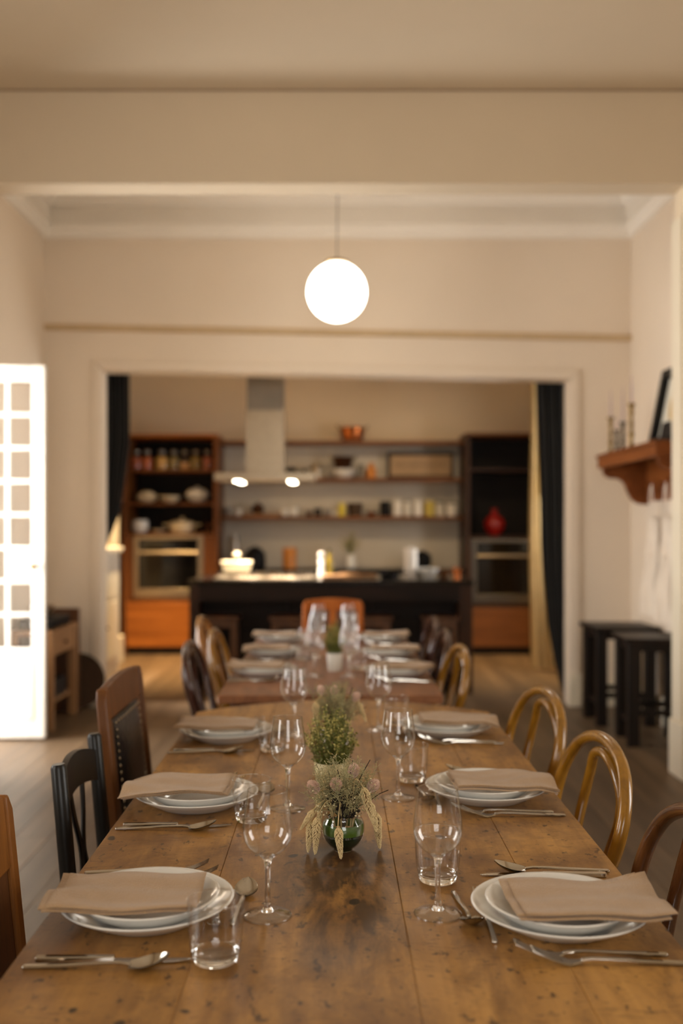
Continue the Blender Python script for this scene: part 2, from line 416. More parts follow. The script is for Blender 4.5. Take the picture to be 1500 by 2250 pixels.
# near room
struct(MB().box(-3.2, 3.2, -2.5, Y_P0, 3.68, 3.8).build('ceiling_front', 'plaster_near'))
struct(wall_holes(0, -3.1, -2.9, -2.3, Y_P0, 0, 3.68, [(-.15, .95, .9, 2.6), (2.35, 3.45, .9, 2.6)]).build('wall_front_left', 'plaster_near'))
struct(wall_holes(0, 2.9, 3.1, -2.3, Y_P0, 0, 3.68, [(1.35, 2.45, .9, 2.6)]).build('wall_front_right', 'plaster_near'))
struct(wall_holes(1, -2.5, -2.3, -3.1, 3.1, 0, 3.68, [(-.55, 1.15, .95, 2.65)]).build('wall_rear', 'plaster_near'))
def window(n, axis, p, u0, u1, z0, z1, nu, nz):
    mb = MB(); T = .05
    def bx(a, b, c, d, t0=-.03, t1=.03):
        if axis == 0: mb.box(p+t0, p+t1, a, b, c, d)
        else: mb.box(a, b, p+t0, p+t1, c, d)
    bx(u0, u0+T, z0, z1); bx(u1-T, u1, z0, z1); bx(u0+T, u1-T, z0, z0+T); bx(u0+T, u1-T, z1-T, z1)
    o = struct(mb.build('window_%d' % n, 'white_paint'))
    g = .02; iu = (u1-u0-2*T); iz = (z1-z0-2*T)
    for k in range(1, nu):
        mb = MB(); c = u0+T+iu*k/nu; bx(c-g/2, c+g/2, z0+T, z1-T, -.015, .015); mb.build('glazing_bar', 'white_paint', o)
    for k in range(nu):
        for j in range(nz):
            mb = MB(); bx(u0+T+iu*k/nu+.01, u0+T+iu*(k+1)/nu-.01, z0+T+iz*j/nz+.01, z0+T+iz*(j+1)/nz-.01, -.002, .002)
            mb.build('pane', 'pane', o)
        if k == 0:
            for j in range(1, nz):
                mb = MB(); c = z0+T+iz*j/nz; bx(u0+T, u1-T, c-g/2, c+g/2, -.014, .014); mb.build('glazing_bar', 'white_paint', o)
window(1, 0, -3.0, -.15, .95, .9, 2.6, 2, 3); window(2, 0, -3.0, 2.35, 3.45, .9, 2.6, 2, 3)
window(3, 0, 3.0, 1.35, 2.45, .9, 2.6, 2, 3); window(4, 1, -2.4, -.55, 1.15, .95, 2.65, 3, 3)
# partition: beam over the wide opening
OXL, OXR, OZ = -2.05, 1.872, 3.182
struct(wall_holes(1, Y_P0, Y_P1, -3.1, 3.1, 0, 4.1, [(OXL, OXR, 0, OZ)]).build('wall_middle', 'plaster_near'))
struct(MB().prism([(-3.0, 3.674), (-3.0, 3.682), (3.0, 3.682), (3.0, 3.674)], 1, Y_P0-.006, Y_P0+.01).build('trim_1', mat('ceiling_crack', (150, 120, 84), .9)))
tr = MB().box(OXR-.012, OXR+.004, Y_P0+.05, Y_P1+.02, .30, 3.03); struct(tr.build('trim_2', 'skirting', bevel=.004))
struct(MB().box(OXR-.03, OXR+.004, Y_P0-.02, Y_P1+.02, 0, .30).build('baseboard_pier', 'skirting', bevel=.006))
# dining room
struct(MB().box(-2.6, 2.6, Y_P0, Y_W1, 4.05, 4.15).build('ceiling_middle', 'plaster'))
DY0, DY1, DZ = 5.52, 6.32, 2.44
struct(wall_holes(0, XL-.34, XL, Y_P1, Y_W0, 0, 4.05, [(DY0, DY1, 0, DZ)]).build('wall_left', 'plaster'))
struct(MB().box(XR, XR+.25, Y_P1, Y_W0, 0, 4.05).build('wall_right', 'plaster'))
# back wall of the dining room, its lintel running slightly out of level as in an old house
HX0, HX1, HZ0, HZ1 = -1.752, 1.766, 2.526, 2.457
bw = MB()
bw.box(-2.6, HX0, Y_W0, Y_W1, 0, 4.05); bw.box(HX1, 2.6, Y_W0, Y_W1, 0, 4.05)
bw.prism([(HX0, HZ0), (HX1, HZ1), (HX1, 4.05), (HX0, 4.05)], 1, Y_W0, Y_W1)
struct(bw.build('wall_back', 'plaster'))
AW = .075
ar = MB()
ar.prism([(HX0-AW, 0), (HX0, 0), (HX0, HZ0), (HX0-AW, HZ0+AW)], 1, Y_W0-.022, Y_W0)
ar.prism([(HX1, 0), (HX1+AW, 0), (HX1+AW, HZ1+AW), (HX1, HZ1)], 1, Y_W0-.022, Y_W0)
ar.prism([(HX0, HZ0), (HX1, HZ1), (HX1+AW, HZ1+AW), (HX0-AW, HZ0+AW)], 1, Y_W0-.022, Y_W0)
struct(ar.build('trim_3', 'plaster', bevel=.01))
rail = MB(); rz0, rz1 = 2.862, 2.776
for sgn, x0, z0 in ((0, XL, rz0),):
    prof = [(0, -.03), (-.03, -.022), (-.04, .0), (-.028, .012), (0, .02)]
    vs = []; fs = []
    for xx, zz in ((XL, rz0), (XR, rz1)):
        vs += [(xx, Y_W0+p[0], zz+p[1]) for p in prof]
    n = len(prof)
    fs = [(k, (k+1) % n, n+(k+1) % n, n+k) for k in range(n)] + [tuple(range(n)), tuple(range(2*n-1, n-1, -1))]
    rail.add(vs, fs)
struct(rail.build('trim_4', mat('tan_picture_rail', (206, 180, 140), .7)))  # rail in a darker, browner tone than the wall
# cornice round the dining room
cp = [(0, 3.52), (.025, 3.53), (.03, 3.57), (.045, 3.585), (.05, 3.60), (.055, 3.74), (.085, 3.76), (.10, 3.80), (.16, 3.86), (.20, 3.95), (.27, 3.97), (.28, 4.05), (0, 4.05)]
co = MB(); n = len(cp)
ring = []
for q in range(4):
    for (d, z) in cp:
        x = (XL+d) if q in (0, 3) else (XR-d); y = (Y_P1+d) if q in (0, 1) else (Y_W0-d)
        ring.append((x, y, z))
fs = []
for q in range(4):
    for k in range(n):
        a, b = q*n+k, q*n+(k+1) % n; c, d = ((q+1) % 4)*n+(k+1) % n, ((q+1) % 4)*n+k
        fs.append((a, d, c, b))
co.add(ring, fs)
cor = struct(co.build('trim_5', 'cornice', angle=8))
dn = MB(); xx = XL+.09
while xx < XR-.09:
    dn.box(xx, xx+.026, Y_W0-.072, Y_W0-.048, 3.615, 3.735); xx += .048
yy = Y_P1+.1
while yy < Y_W0-.1:
    dn.box(XL+.048, XL+.072, yy, yy+.026, 3.615, 3.735); dn.box(XR-.072, XR-.048, yy, yy+.026, 3.615, 3.735); yy += .048
stuff(dn.build('dentils', 'cornice', cor))
# skirting of the dining room
def base(name, x0, x1, y0, y1, h=.2): struct(MB().box(x0, x1, y0, y1, 0, h).build(name, 'skirting', bevel=.006))
base('baseboard_left', XL, XL+.02, DY1+.02, Y_W0-.03); base('baseboard_right', XR-.02, XR, Y_P1+.03, Y_W0-.03)
base('baseboard_back_left', XL, HX0-AW-.002, Y_W0-.03, Y_W0); base('baseboard_back_right', HX1+AW+.002, XR, Y_W0-.03, Y_W0)
struct(MB().box(HX1-.01, HX1+AW+.01, Y_W0-.045, Y_W0-.022, 0, .25).build('trim_6', 'skirting', bevel=.006))
struct(MB().box(HX0-AW-.01, HX0+.01, Y_W0-.045, Y_W0-.022, 0, .25).build('trim_7', 'skirting', bevel=.006))
base('baseboard_partition_left', -2.9, OXL, Y_P0-.02, Y_P0, .26); base('baseboard_partition_right', OXR+.005, 2.9, Y_P0-.02, Y_P0, .26)
base('baseboard_front_left', -2.9, -2.88, -2.3, Y_P0-.02, .26); base('baseboard_front_right', 2.88, 2.9, -2.3, Y_P0-.02, .26)
# kitchen shell
KXL, KXR, KY = -2.3, 2.46, 11.1
struct(MB().box(-2.6, 2.7, Y_W1, KY+.1, 3.3, 3.4).build('ceiling_back', 'plaster_near'))
struct(MB().box(KXL-.2, KXL, Y_W1, KY, 0, 3.3).build('wall_kitchen_left', 'plaster_near'))
struct(wall_holes(0, KXR, KXR+.2, Y_W1, KY, 0, 3.3, [(8.05, 9.15, 1.0, 2.5)]).build('wall_kitchen_right', 'plaster_near'))
window(5, 0, KXR+.1, 8.05, 9.15, 1.0, 2.5, 2, 3)  # unseen window, added so soft light reaches the back wall
struct(MB().box(-2.6, 2.7, KY, KY+.1, 0, 3.3).build('wall_kitchen_back', 'plaster_near'))
struct(MB().box(-1.23, 1.38, KY-.012, KY, .9, 2.24).build('trim_8', 'backsplash'))
base('baseboard_kitchen_left', KXL, KXL+.025, Y_W1, 10.45, .22); base('baseboard_kitchen_right', KXR-.025, KXR, Y_W1, 10.45, .22)

# French door leaf, swung into the room
def french_door():
    W, H, T = .47, 2.36, .045
    d = bpy.data.objects.new('door_1', None); C.objects.link(d); struct(d)
    d.location = (XL-.125, 6.30, .015)
    st, mu, zb = .082, .025, .57
    fr = MB(); fr.box(0, st, 0, T, 0, H); fr.box(W-st, W, 0, T, 0, H)
    fr.box(st, W-st, 0, T, H-.10, H); fr.box(st, W-st, 0, T, 0, zb)
    fr.build('door_frame', 'door_white', d, bevel=.004)
    MB().box(st-.01, W-st+.01, -.006, 0, .12, zb-.08).build('bottom_panel', 'door_white', d, bevel=.005)
    rows = 8; z0, z1 = zb, H-.10; ph = (z1-z0)/rows; pw = (W-2*st-mu)/2
    MB().box(W/2-mu/2, W/2+mu/2, .004, T-.004, z0, z1).build('glazing_bar', 'door_white', d, bevel=.003)
    for k in range(1, rows):
        for c in (0, 1):
            xa = st + c*(pw+mu)
            MB().box(xa, xa+pw, .004, T-.004, z0+k*ph-mu/2, z0+k*ph+mu/2).build('glazing_bar', 'door_white', d, bevel=.003)
    MB().box(W-st-pw, W-st, .002, T-.002, z0+2*ph+mu/2, z0+3*ph-mu/2).build('lock_panel', 'door_white', d)
    pane = MB().box(0, pw, T/2-.002, T/2+.002, 0, ph-mu).mesh('pane'); pane.materials.append(M['pane'])
    for k in range(rows):
        for c in (0, 1):
            if c == 1 and k == 2: continue
            link('pane', pane, d, (st+c*(pw+mu), 0, z0+k*ph+mu/2))
    kb = MB().lathe([(0, 0), (.012, 0), (.010, .02), (.018, .03), (.02, .042), (.012, .05), (0, .052)], 16)
    kb.xf(Matrix.Translation((W-.06, 0, z0+2.45*ph)) @ Matrix.Rotation(PI/2, 4, 'X')); kb.build('door_knob', 'brass', d)
    return d
french_door()

# ------------------------------------------------------------------ tables
TZ = .75
def table_near():
    t = thing('dining_table', 'long worn golden pine dining table with bowed ends', 'table', (0, 0, 0))
    seams = [-.45, -.20, .108, .326, .503]
    cx, hw = .0265, .4765
    far = lambda x: 3.26 + .235*(1-((x-cx)/hw)**2)
    near = lambda x: 1.08 - .235*(1-((x-cx)/hw)**2)
    for a, b in zip(seams, seams[1:]):
        a2, b2 = a+.0002, b-.0002
        xs = [a2+(b2-a2)*k/6 for k in range(7)]
        poly = [(x, near(x)) for x in xs] + [(x, far(x)) for x in reversed(xs)]
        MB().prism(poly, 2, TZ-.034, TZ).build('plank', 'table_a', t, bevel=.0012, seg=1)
    for x in (-.375, .425):
        MB().box(x-.012, x+.012, 1.22, 3.12, .60, TZ-.034).build('apron', 'table_leg', t)
    for y in (1.20, 3.14):
        MB().box(-.363, .413, y-.012, y+.012, .60, TZ-.034).build('apron', 'table_leg', t)
    for x in (-.375, .425):
        for y in (1.18, 3.16):
            MB().lathe([(.0, 0), (.022, 0), (.026, .03), (.020, .06), (.030, .2), (.036, .42), (.028, .5), (.04, .53), (.04, TZ-.034), (0, TZ-.034)], 16, (x, y, 0)).build('leg', 'table_leg', t)
table_near()
def table_far():
    t = thing('dining_table', 'reddish brown plank dining table standing beyond the golden pine table', 'table', (0, 0, 0))
    seams = [-.42, -.16, .12, .39]
    for a, b in zip(seams, seams[1:]):
        MB().box(a+.0002, b-.0002, 3.58, 5.75, TZ-.03, TZ).build('plank', 'table_b', t, bevel=.002)
    for x in (-.36, .33):
        MB().box(x-.012, x+.012, 3.68, 5.65, .61, TZ-.03).build('apron', 'table_leg_red', t)
    for y in (3.68, 5.65):
        MB().box(-.348, .318, y-.012, y+.012, .61, TZ-.03).build('apron', 'table_leg_red', t)
    for x in (-.36, .33):
        for y in (3.66, 5.67):
            MB().prism([(x-.02, y-.02), (x+.02, y-.02), (x+.02, y+.02), (x-.02, y+.02)], 2, 0, TZ-.03).build('leg', 'table_leg_red', t, bevel=.004)
table_far()

# ------------------------------------------------------------------ chairs (local: sitter faces +Y)
def bentwood(material):
    t = thing('bentwood_chair', '-', 'chair')
    by = lambda z: -(.14+.28*(z-.46))
    half = [(.150, .46), (.180, .54), (.212, .64), (.226, .71), (.214, .77), (.170, .825), (.095, .860), (0, .872)]
    pts = [(-x, by(z), z) for x, z in half] + [(x, by(z), z) for x, z in reversed(half[:-1])]
    low = [(-.175, -.235, 0), (-.165, -.185, .25)]
    path = spline(low+pts+[(.165, -.185, .25), (.175, -.235, 0)], 5)
    m = len(path)
    MB().tube(path, [.0168-.0030*math.sin(PI*k/(m-1)) for k in range(m)], 12).build('back_hoop', material, t)
    half = [(.085, .47), (.098, .56), (.118, .67), (.122, .72), (.108, .775), (.065, .825), (0, .842)]
    io = lambda z: -.034*min(1, max(0, (.855-z)/.10))
    pts = [(-x, by(z)+io(z), z) for x, z in half] + [(x, by(z)+io(z), z) for x, z in reversed(half[:-1])]
    MB().tube(spline(pts, 5), .0120, 10).build('inner_hoop', material, t)
    ring = [(.2*math.cos(a), .2*math.sin(a)+.0, .452) for a in [2*PI*k/28 for k in range(28)]]
    MB().tube(ring, .017, 10, closed=True).build('seat_frame', material, t)
    MB().lathe([(0, .452), (.19, .456), (.19, .464), (0, .460)], 28).build('seat', 'cane', t)
    for s in (-1, 1):
        MB().tube(spline([(s*.13, .14, .45), (s*.14, .155, .3), (s*.165, .19, 0)], 4), [.017]*4+[.015]*4+[.012], 10).build('leg', material, t)
    ring = [(.135*math.cos(a), .135*math.sin(a)-.01, .24) for a in [2*PI*k/24 for k in range(24)]]
    MB().tube(ring, .009, 8, closed=True).build('leg_ring', material, t)
    return Proto(t)
golden, dark, wine, tan = bentwood('golden_bent'), bentwood('dark_bent'), bentwood('wine_bent'), bentwood('tan_bent')
R, Lf = PI/2, -PI/2
golden.place((.362, 2.26, 0), R+.05, 'golden bentwood chair at the pine table, next to a dark brown bentwood chair', 'chair', 'bentwood chairs')
golden.place((.368, 2.90, 0), R+.10, 'golden bentwood chair at the bowed far end of the pine table', 'chair', 'bentwood chairs')
dark.place((.368, 1.66, 0), R, 'dark brown bentwood chair pushed up to the golden pine table', 'chair', 'bentwood chairs')
golden.place((.255, 3.98, 0), R+.06, 'golden bentwood chair at the reddish table on the coat-peg side', 'chair', 'bentwood chairs')
wine.place((.26, 4.60, 0), R, 'dark wine bentwood chair between the golden one and another dark one', 'chair', 'bentwood chairs')
wine.place((.27, 5.22, 0), R, 'dark wine bentwood chair nearest the kitchen island on the coat-peg side', 'chair', 'bentwood chairs')
wine.place((-.35, 4.12, 0), Lf, 'dark wine bentwood chair on the french door side of the reddish table', 'chair', 'bentwood chairs')
golden.place((-.31, 4.62, 0), Lf, 'golden bentwood chair on the french door side of the reddish table', 'chair', 'bentwood chairs')
tan.place((-.45, 5.25, 0), Lf, 'tan bentwood chair pulled out a little at the reddish table', 'chair', 'bentwood chairs')

def stile(x, h, s=1, w=.035, d=.028):
    """square stile raked back, rounded at the top outer corner"""
    by = lambda z: -.17 - .10*max(0, z-.44)
    mb = MB(); zs = [0, .2, .44, .6, .75, h-.03, h]
    pts = []
    for z in zs:
        y = by(z) if z >= .44 else -.17-.06*(.44-z)
        xo = x + s*w/2; xi = x - s*w/2
        if z == h: xo -= s*.018
        pts += [(xi, y-d/2, z), (xo, y-d/2, z), (xo, y+d/2, z), (xi, y+d/2, z)]
    fs = []
    for k in range(len(zs)-1):
        for q in range(4):
            fs.append((k*4+q, k*4+(q+1) % 4, (k+1)*4+(q+1) % 4, (k+1)*4+q))
    fs += [(3, 2, 1, 0), tuple(len(pts)-4+q for q in range(4))]
    return mb.add(pts, fs)
def frame_chair(name, label, loc, rotz, hw, h, material, panel, rail_h=.11):
    t = thing(name, label, 'chair', loc, rotz)
    by = lambda z: -.17 - .10*max(0, z-.44)
    for s in (-1, 1):
        stile(s*(hw-.0175), h, s).build('rear_leg', material, t, bevel=.006)
        MB().prism([(s*(hw-.03)-.02, .16), (s*(hw-.03)+.02, .16), (s*(hw-.03)+.02, .20), (s*(hw-.03)-.02, .20)], 2, 0, .43).build('leg', material, t, bevel=.004)
        MB().box(s*(hw-.03)-.01, s*(hw-.03)+.01, -.155, .16, .16, .19).build('stretcher', material, t)
    wi = hw-.035
    def bar(z0, z1, nm, mt, arch=0, th=.022, x0=-wi, x1=wi, yo=0, cut=0):
        mb = MB(); n = 10; vs = []; fs = []
        for k in range(n+1):
            x = x0+(x1-x0)*k/n; u = 2*k/n-1
            zt = z1+arch*(1-u*u); zb = z0+cut*(1-u*u)
            for y, z in ((by(zb)-th/2+yo, zb), (by(zb)+th/2+yo, zb), (by(zt)+th/2+yo, zt), (by(zt)-th/2+yo, zt)): vs.append((x, y, z))
        for k in range(n):
            for q in range(4): fs.append((k*4+q, k*4+(q+1) % 4, k*4+4+(q+1) % 4, k*4+4+q))
        fs += [(3, 2, 1, 0), tuple(n*4+q for q in range(4))]
        return mb.add(vs, fs).build(nm, mt, t, bevel=.005)
    bar(h-rail_h, h, 'top_rail', material, arch=.012)
    bar(.52, .57, 'lower_rail', material)
    if panel == 'leather':
        z0, z1 = .575, h-rail_h-.004
        x0 = .62*wi
        for s in (-1, 1): bar(z0-.004, z1+.003, 'panel_frame', 'stool_wood', x0=s*(wi+.0), x1=s*(x0+.03), th=.014)
        def pad(u, v):
            e = (1-(2*u-1)**4)*(1-(2*v-1)**4); z = z0+(z1-z0)*v
            return (-(x0+.03)+(2*(x0+.03))*u, by(z)+.006+.022*e, z)
        mb = MB().grid(pad, 12, 16)
        def bk(u, v):
            z = z0+(z1-z0)*v; return ((x0+.03)-(2*(x0+.03))*u, by(z)-.010, z)
        mb.grid(bk, 2, 2); mb.build('leather_panel', 'leather', t)
        st = MB()
        def stud(x, z): st.lathe([(.005, 0), (.004, .003), (0, .004)], 8).xf(Matrix.Translation((x, by(z)+.012, z)) @ Matrix.Rotation(-PI/2, 4, 'X'), len(st.v)-17)
        nz = 13
        for k in range(nz+1):
            z = z0+.012+(z1-z0-.024)*k/nz
            for s in (-1, 1): stud(s*(x0+.022), z)
        for k in range(1, 10):
            stud(-(x0+.022)+2*(x0+.022)*k/10, z1-.012); stud(-(x0+.022)+2*(x0+.022)*k/10, z0+.012)
        stuff(st.build('upholstery_studs', 'steel', t))
        MB().slab(lambda u, v: ((u-.5)*2*(hw-.01), -.15+.34*v, .43), 6, 6, .05).build('seat', 'leather', t, bevel=.0)
    else:
        z0, z1 = .575, h-rail_h-.002
        bar(z0-.006, z1+.004, 'back_panel', 'stool_wood', th=.010)
        bar(z0-.006, z1+.004, 'splat', material, x0=-.022, x1=.022, th=.018)
        MB().slab(lambda u, v: ((u-.5)*2*(hw-.01), -.15+.34*v, .43), 6, 6, .035).build('seat', material, t)
    MB().box(-hw+.035, hw-.035, .17, .19, .37, .43).build('seat_rail', material, t)
    return t
frame_chair('panel_back_chair', 'honey oak chair with a slatted back at the golden pine table', (-.39, 1.61, 0), Lf, .21, .875, 'honey', 'dark', .13)
frame_chair('leather_back_chair', 'brown wooden chair with black leather studded back panel', (-.385, 2.805, 0), Lf, .245, .935, 'mahogany', 'leather', .085)
frame_chair('panel_back_chair', 'orange brown wooden chair at the island end of the reddish table', (-.01, 5.86, 0), PI, .185, .905, 'end_chair', 'dark', .06)
def black_chair():
    t = thing('black_chair', 'black lacquered chair with round posts and curved top rail', 'chair', (-.395, 2.255, 0), Lf)
    by = lambda z: -.15-.09*max(0, z-.44)
    for s in (-1, 1):
        MB().tube([(s*.168, -.185, 0), (s*.162, -.155, .3), (s*.158, by(.5), .5), (s*.156, by(.7), .7), (s*.155, by(.850), .850), (s*.155, by(.857), .857)],
                  [.014, .018, .0178, .0172, .0168, .013], 24).build('rear_post', 'black_lacquer', t)
        MB().tube([(s*.16, .15, 0), (s*.165, .15, .25), (s*.165, .15, .44)], [.013, .017, .018], 12).build('leg', 'black_lacquer', t)
        MB().tube([(s*.16, .15, .2), (s*.162, -.165, .2)], .009, 8).build('stretcher', 'black_lacquer', t)
    MB().tube([(-.165, .15, .26), (.165, .15, .26)], .009, 8).build('stretcher', 'black_lacquer', t)
    def crest(side):
        def f(u, v):
            x = -.15+.30*u; bow = 1-(2*u-1)**2
            z = .745+.022*bow + v*(.072+.006*bow)
            return (x, by(z)-.014*bow+side*.007, z)
        return f
    mb = MB().grid(crest(1), 14, 3).grid(lambda u, v: crest(-1)(1-u, v), 14, 3)
    mb.grid(lambda u, v: Vector(crest(-1)(u, 1)).lerp(Vector(crest(1)(u, 1)), v), 14, 1).grid(lambda u, v: Vector(crest(1)(u, 0)).lerp(Vector(crest(-1)(u, 0)), v), 14, 1)
    mb.build('top_rail', 'black_lacquer', t)
    for s in (-1, 1):
        pts = [(s*.055, by(.77)-.012, .775), (s*.040, by(.7)-.011, .71), (s*.011, by(.62)-.009, .625), (s*.035, by(.54)-.005, .54), (s*.05, by(.46), .46)]
        MB().tube(spline(pts, 5), .0105, 8, flat=.55, up=(0, 1, 0)).build('back_slat', 'black_lacquer', t)
    MB().slab(lambda u, v: ((u-.5)*.35, -.16+.34*v, .43), 6, 6, .03).build('seat', 'black_lacquer', t)
black_chair()

# ------------------------------------------------------------------ tableware
def dinner_plate(r, h, foot):
    w = .0045
    return [(0, .004), (foot-.01, .004), (foot-.006, 0), (foot, 0), (foot+.006, .004), (r*.86, h*.55), (r-.003, h-.004), (r, h-.0015), (r-.002, h), (r-.006, h-.001),
            (r*.84, h*.55+.004), (foot+.004, .008), (foot*.9, .0068), (0, .0065)]
def mesh_of(mb, name, material, angle=38):
    me = mb.mesh(name, angle); me.materials.append(M[material]); return me
ME = {}
ME['plate'] = mesh_of(MB().lathe(dinner_plate(.135, .030, .085), 56), 'dinner_plate', 'porcelain', 60)
ME['side'] = mesh_of(MB().lathe(dinner_plate(.112, .035, .066), 48), 'side_plate', 'porcelain', 60)
def wine_glass():
    t = thing('wine_glass', '-', 'wine glass')
    bowl = [(.004, .0925), (.014, .0955), (.0265, .1045), (.0345, .116), (.0385, .130), (.0385, .142), (.0365, .160), (.0335, .180), (.0312, .197)]
    pth = spline([(r, 0, z) for r, z in bowl], 4)
    MB().lathe([(p.x, p.z) for p in pth], 40).build('bowl', 'glass_thin', t, angle=180)
    MB().tube([(.0312*math.cos(a), .0312*math.sin(a), .197) for a in [2*PI*k/40 for k in range(40)]], .0007, 6, closed=True).build('rim', 'glass', t)
    MB().lathe([(.0370, .0004), (.0376, .0012), (.0365, .0024), (.024, .0040), (.0135, .0068), (.010, .0085)], 40).build('foot', 'glass_foot', t, angle=180)
    MB().tube([(.0370*math.cos(a), .0370*math.sin(a), .0013) for a in [2*PI*k/40 for k in range(40)]], .0009, 6, closed=True).build('foot_rim', 'glass', t)
    st = [(0, .0072), (.0105, .0076), (.0085, .0098), (.0062, .0135), (.0045, .022), (.0040, .045), (.0042, .072), (.0055, .084), (.0085, .0905), (.0125, .0940), (.006, .0945), (0, .0948)]
    MB().lathe(st, 28).build('stem', 'glass', t, angle=80)
    return Proto(t)
def tumbler():
    t = thing('water_tumbler', '-', 'glass')
    wall = [(.0335, .012), (.0362, .022), (.0378, .036), (.0390, .056), (.0396, .072), (.0398, .086)]
    MB().lathe(wall, 40).build('wall', 'glass_thin', t, angle=180)
    MB().tube([(.0396*math.cos(a), .0396*math.sin(a), .086) for a in [2*PI*k/40 for k in range(40)]], .0010, 6, closed=True).build('rim', 'glass', t)
    MB().lathe([(0, .001), (.028, 0), (.0312, .0022), (.0334, .009), (.0340, .0135), (.0318, .0145), (.028, .0112), (.015, .0095), (0, .0092)], 36).build('heavy_base', 'glass', t, angle=70)
    return Proto(t)
WG, TB = wine_glass(), tumbler()
def strip(pts, wid, th):
    """flat bar along Y through pts (y,z) with half widths wid"""
    mb = MB(); vs = []; fs = []
    for (y, z), w in zip(pts, wid):
        vs += [(-w, y, z), (w, y, z), (w*.8, y, z+th), (-w*.8, y, z+th)]
    n = len(pts)
    for k in range(n-1):
        for q in range(4): fs.append((k*4+q, k*4+(q+1) % 4, k*4+4+(q+1) % 4, k*4+4+q))
    fs += [(3, 2, 1, 0), tuple((n-1)*4+q for q in range(4))]
    return mb.add(vs, fs)
HAND = [(-.125, .0005), (-.12, .0008), (-.06, .0035), (-.01, .006), (.010, .0062), (.024, .0042)]
def spoon(sc=1):
    t = thing('spoon', '-', 'spoon')
    strip([(y*sc, z) for y, z in HAND], [.0042, .0050, .0044, .0036, .0032, .0036], .0042).build('handle', 'steel', t, bevel=.0012)
    def f(side):
        def g(u, v):
            y = .022+.056*v; w = .0195*math.sin(PI*min(1, .09+v*.91))**.55*(1 if v < .999 else .05)
            x = (2*u-1)*w; rim = .0062+.004*v+.010*v*v
            q = max(0, 1-(2*u-1)**2)*math.sin(PI*min(1, .06+.94*v))**.8
            return (x, y*sc, rim-.0088*q+side)
        return g
    mb = MB().grid(f(.0008), 10, 12).grid(lambda u, v: f(-.0004)(1-u, v), 10, 12)
    mb.build('bowl', 'steel', t, angle=60); return Proto(t)
def fork(sc=1):
    t = thing('fork', '-', 'fork')
    strip([(y*sc, z) for y, z in HAND], [.0042, .0050, .0044, .0036, .0032, .0036], .0042).build('handle', 'steel', t, bevel=.0012)
    mb = strip([(.022*sc, .0045), (.030*sc, .0025), (.040*sc, .002), (.05*sc, .0045)], [.0035, .007, .0105, .0112], .0022)
    for k in range(4):
        x = -.0092+.0184*k/3
        b = len(mb.v)
        t2 = strip([(.0495*sc, .0045), (.066*sc, .0095), (.082*sc, .0165), (.092*sc, .0215)], [.0020, .0019, .0016, .0008], .0018)
        mb.add([(vx+x, vy, vz) for vx, vy, vz in t2.v], t2.f)
    mb.build('tines', 'steel', t); return Proto(t)
def knife():
    t = thing('table_knife', '-', 'knife')
    strip([(-.125, .0008), (-.12, .0008), (-.05, .001), (-.02, .001), (-.015, .0015)], [.0052, .0062, .0062, .0055, .004], .0075).build('handle', 'steel', t, bevel=.0012)
    mb = MB().prism([(-.004, -.018), (.006, -.016), (.0085, .01), (.0085, .05), (.005, .08), (-.001, .093), (-.004, .09)], 2, .0022, .0038)
    mb.build('blade', 'steel', t, bevel=.0004); return Proto(t)
KN, SP, FK, DS, DF = knife(), spoon(), fork(), spoon(.78), fork(.78)
def napkin_mesh(seed, pcx):
    r = random.Random(seed); ph = [r.uniform(0, 6) for _ in range(6)]
    mb = MB(); tw = r.uniform(-.05, .05)
    for lay in range(3):
        dx = r.uniform(-.004, .004); dy = r.uniform(-.006, .004)*lay
        z0 = .0475 + lay*.0029
        def f(u, v):
            y = -.125+.218*v+dy; x = (u-.5)*(.158-.004*lay)+dx + .012*(v-.5)*math.sin(ph[0]) + .003*math.sin(7*v+ph[1])
            z = z0 + .0024*math.sin(5.5*u+3*v+ph[2]) + .0022*math.sin(8*v-3*u+ph[3]) + .0012*math.sin(17*u+ph[4])
            over = max(0, -.085-y)              # end hanging towards the sitter
            z -= 1.2*over*over - .16*over*math.sin(7*u+ph[5])
            z += .010*max(0, (abs(u-.5)*2-.8)*5)*max(0, -.09-y)*12*(.4+.6*math.sin(ph[5]))
            mid = max(0, 1-((u-.5)/.42)**2)*max(0, 1-((v-.62)/.36)**2)
            z -= .006*mid
            return (x, y, z)
        mb.slab(f, 16, 16, .0025)
    mb.xf(Matrix.Rotation(tw, 4, 'Z'))
    prof = [(0, .0065), (.070, .008), (.094, .0233), (.106, .034), (.110, .035), (.112, .0335)]   # upper face of the side plate
    need = -1
    for x, y, z in mb.v:
        r_ = math.hypot(x-pcx, y-.015)
        for (ra, ha), (rb, hb) in zip(prof, prof[1:]):
            if ra <= r_ <= rb: need = max(need, .0064+ha+(hb-ha)*(r_-ra)/(rb-ra)-z)
    mb.xf(Matrix.Translation((0, 0, need-.0004)))      # lowered until it lies on the plate
    return mesh_of(mb, 'napkin', 'napkin', 60)
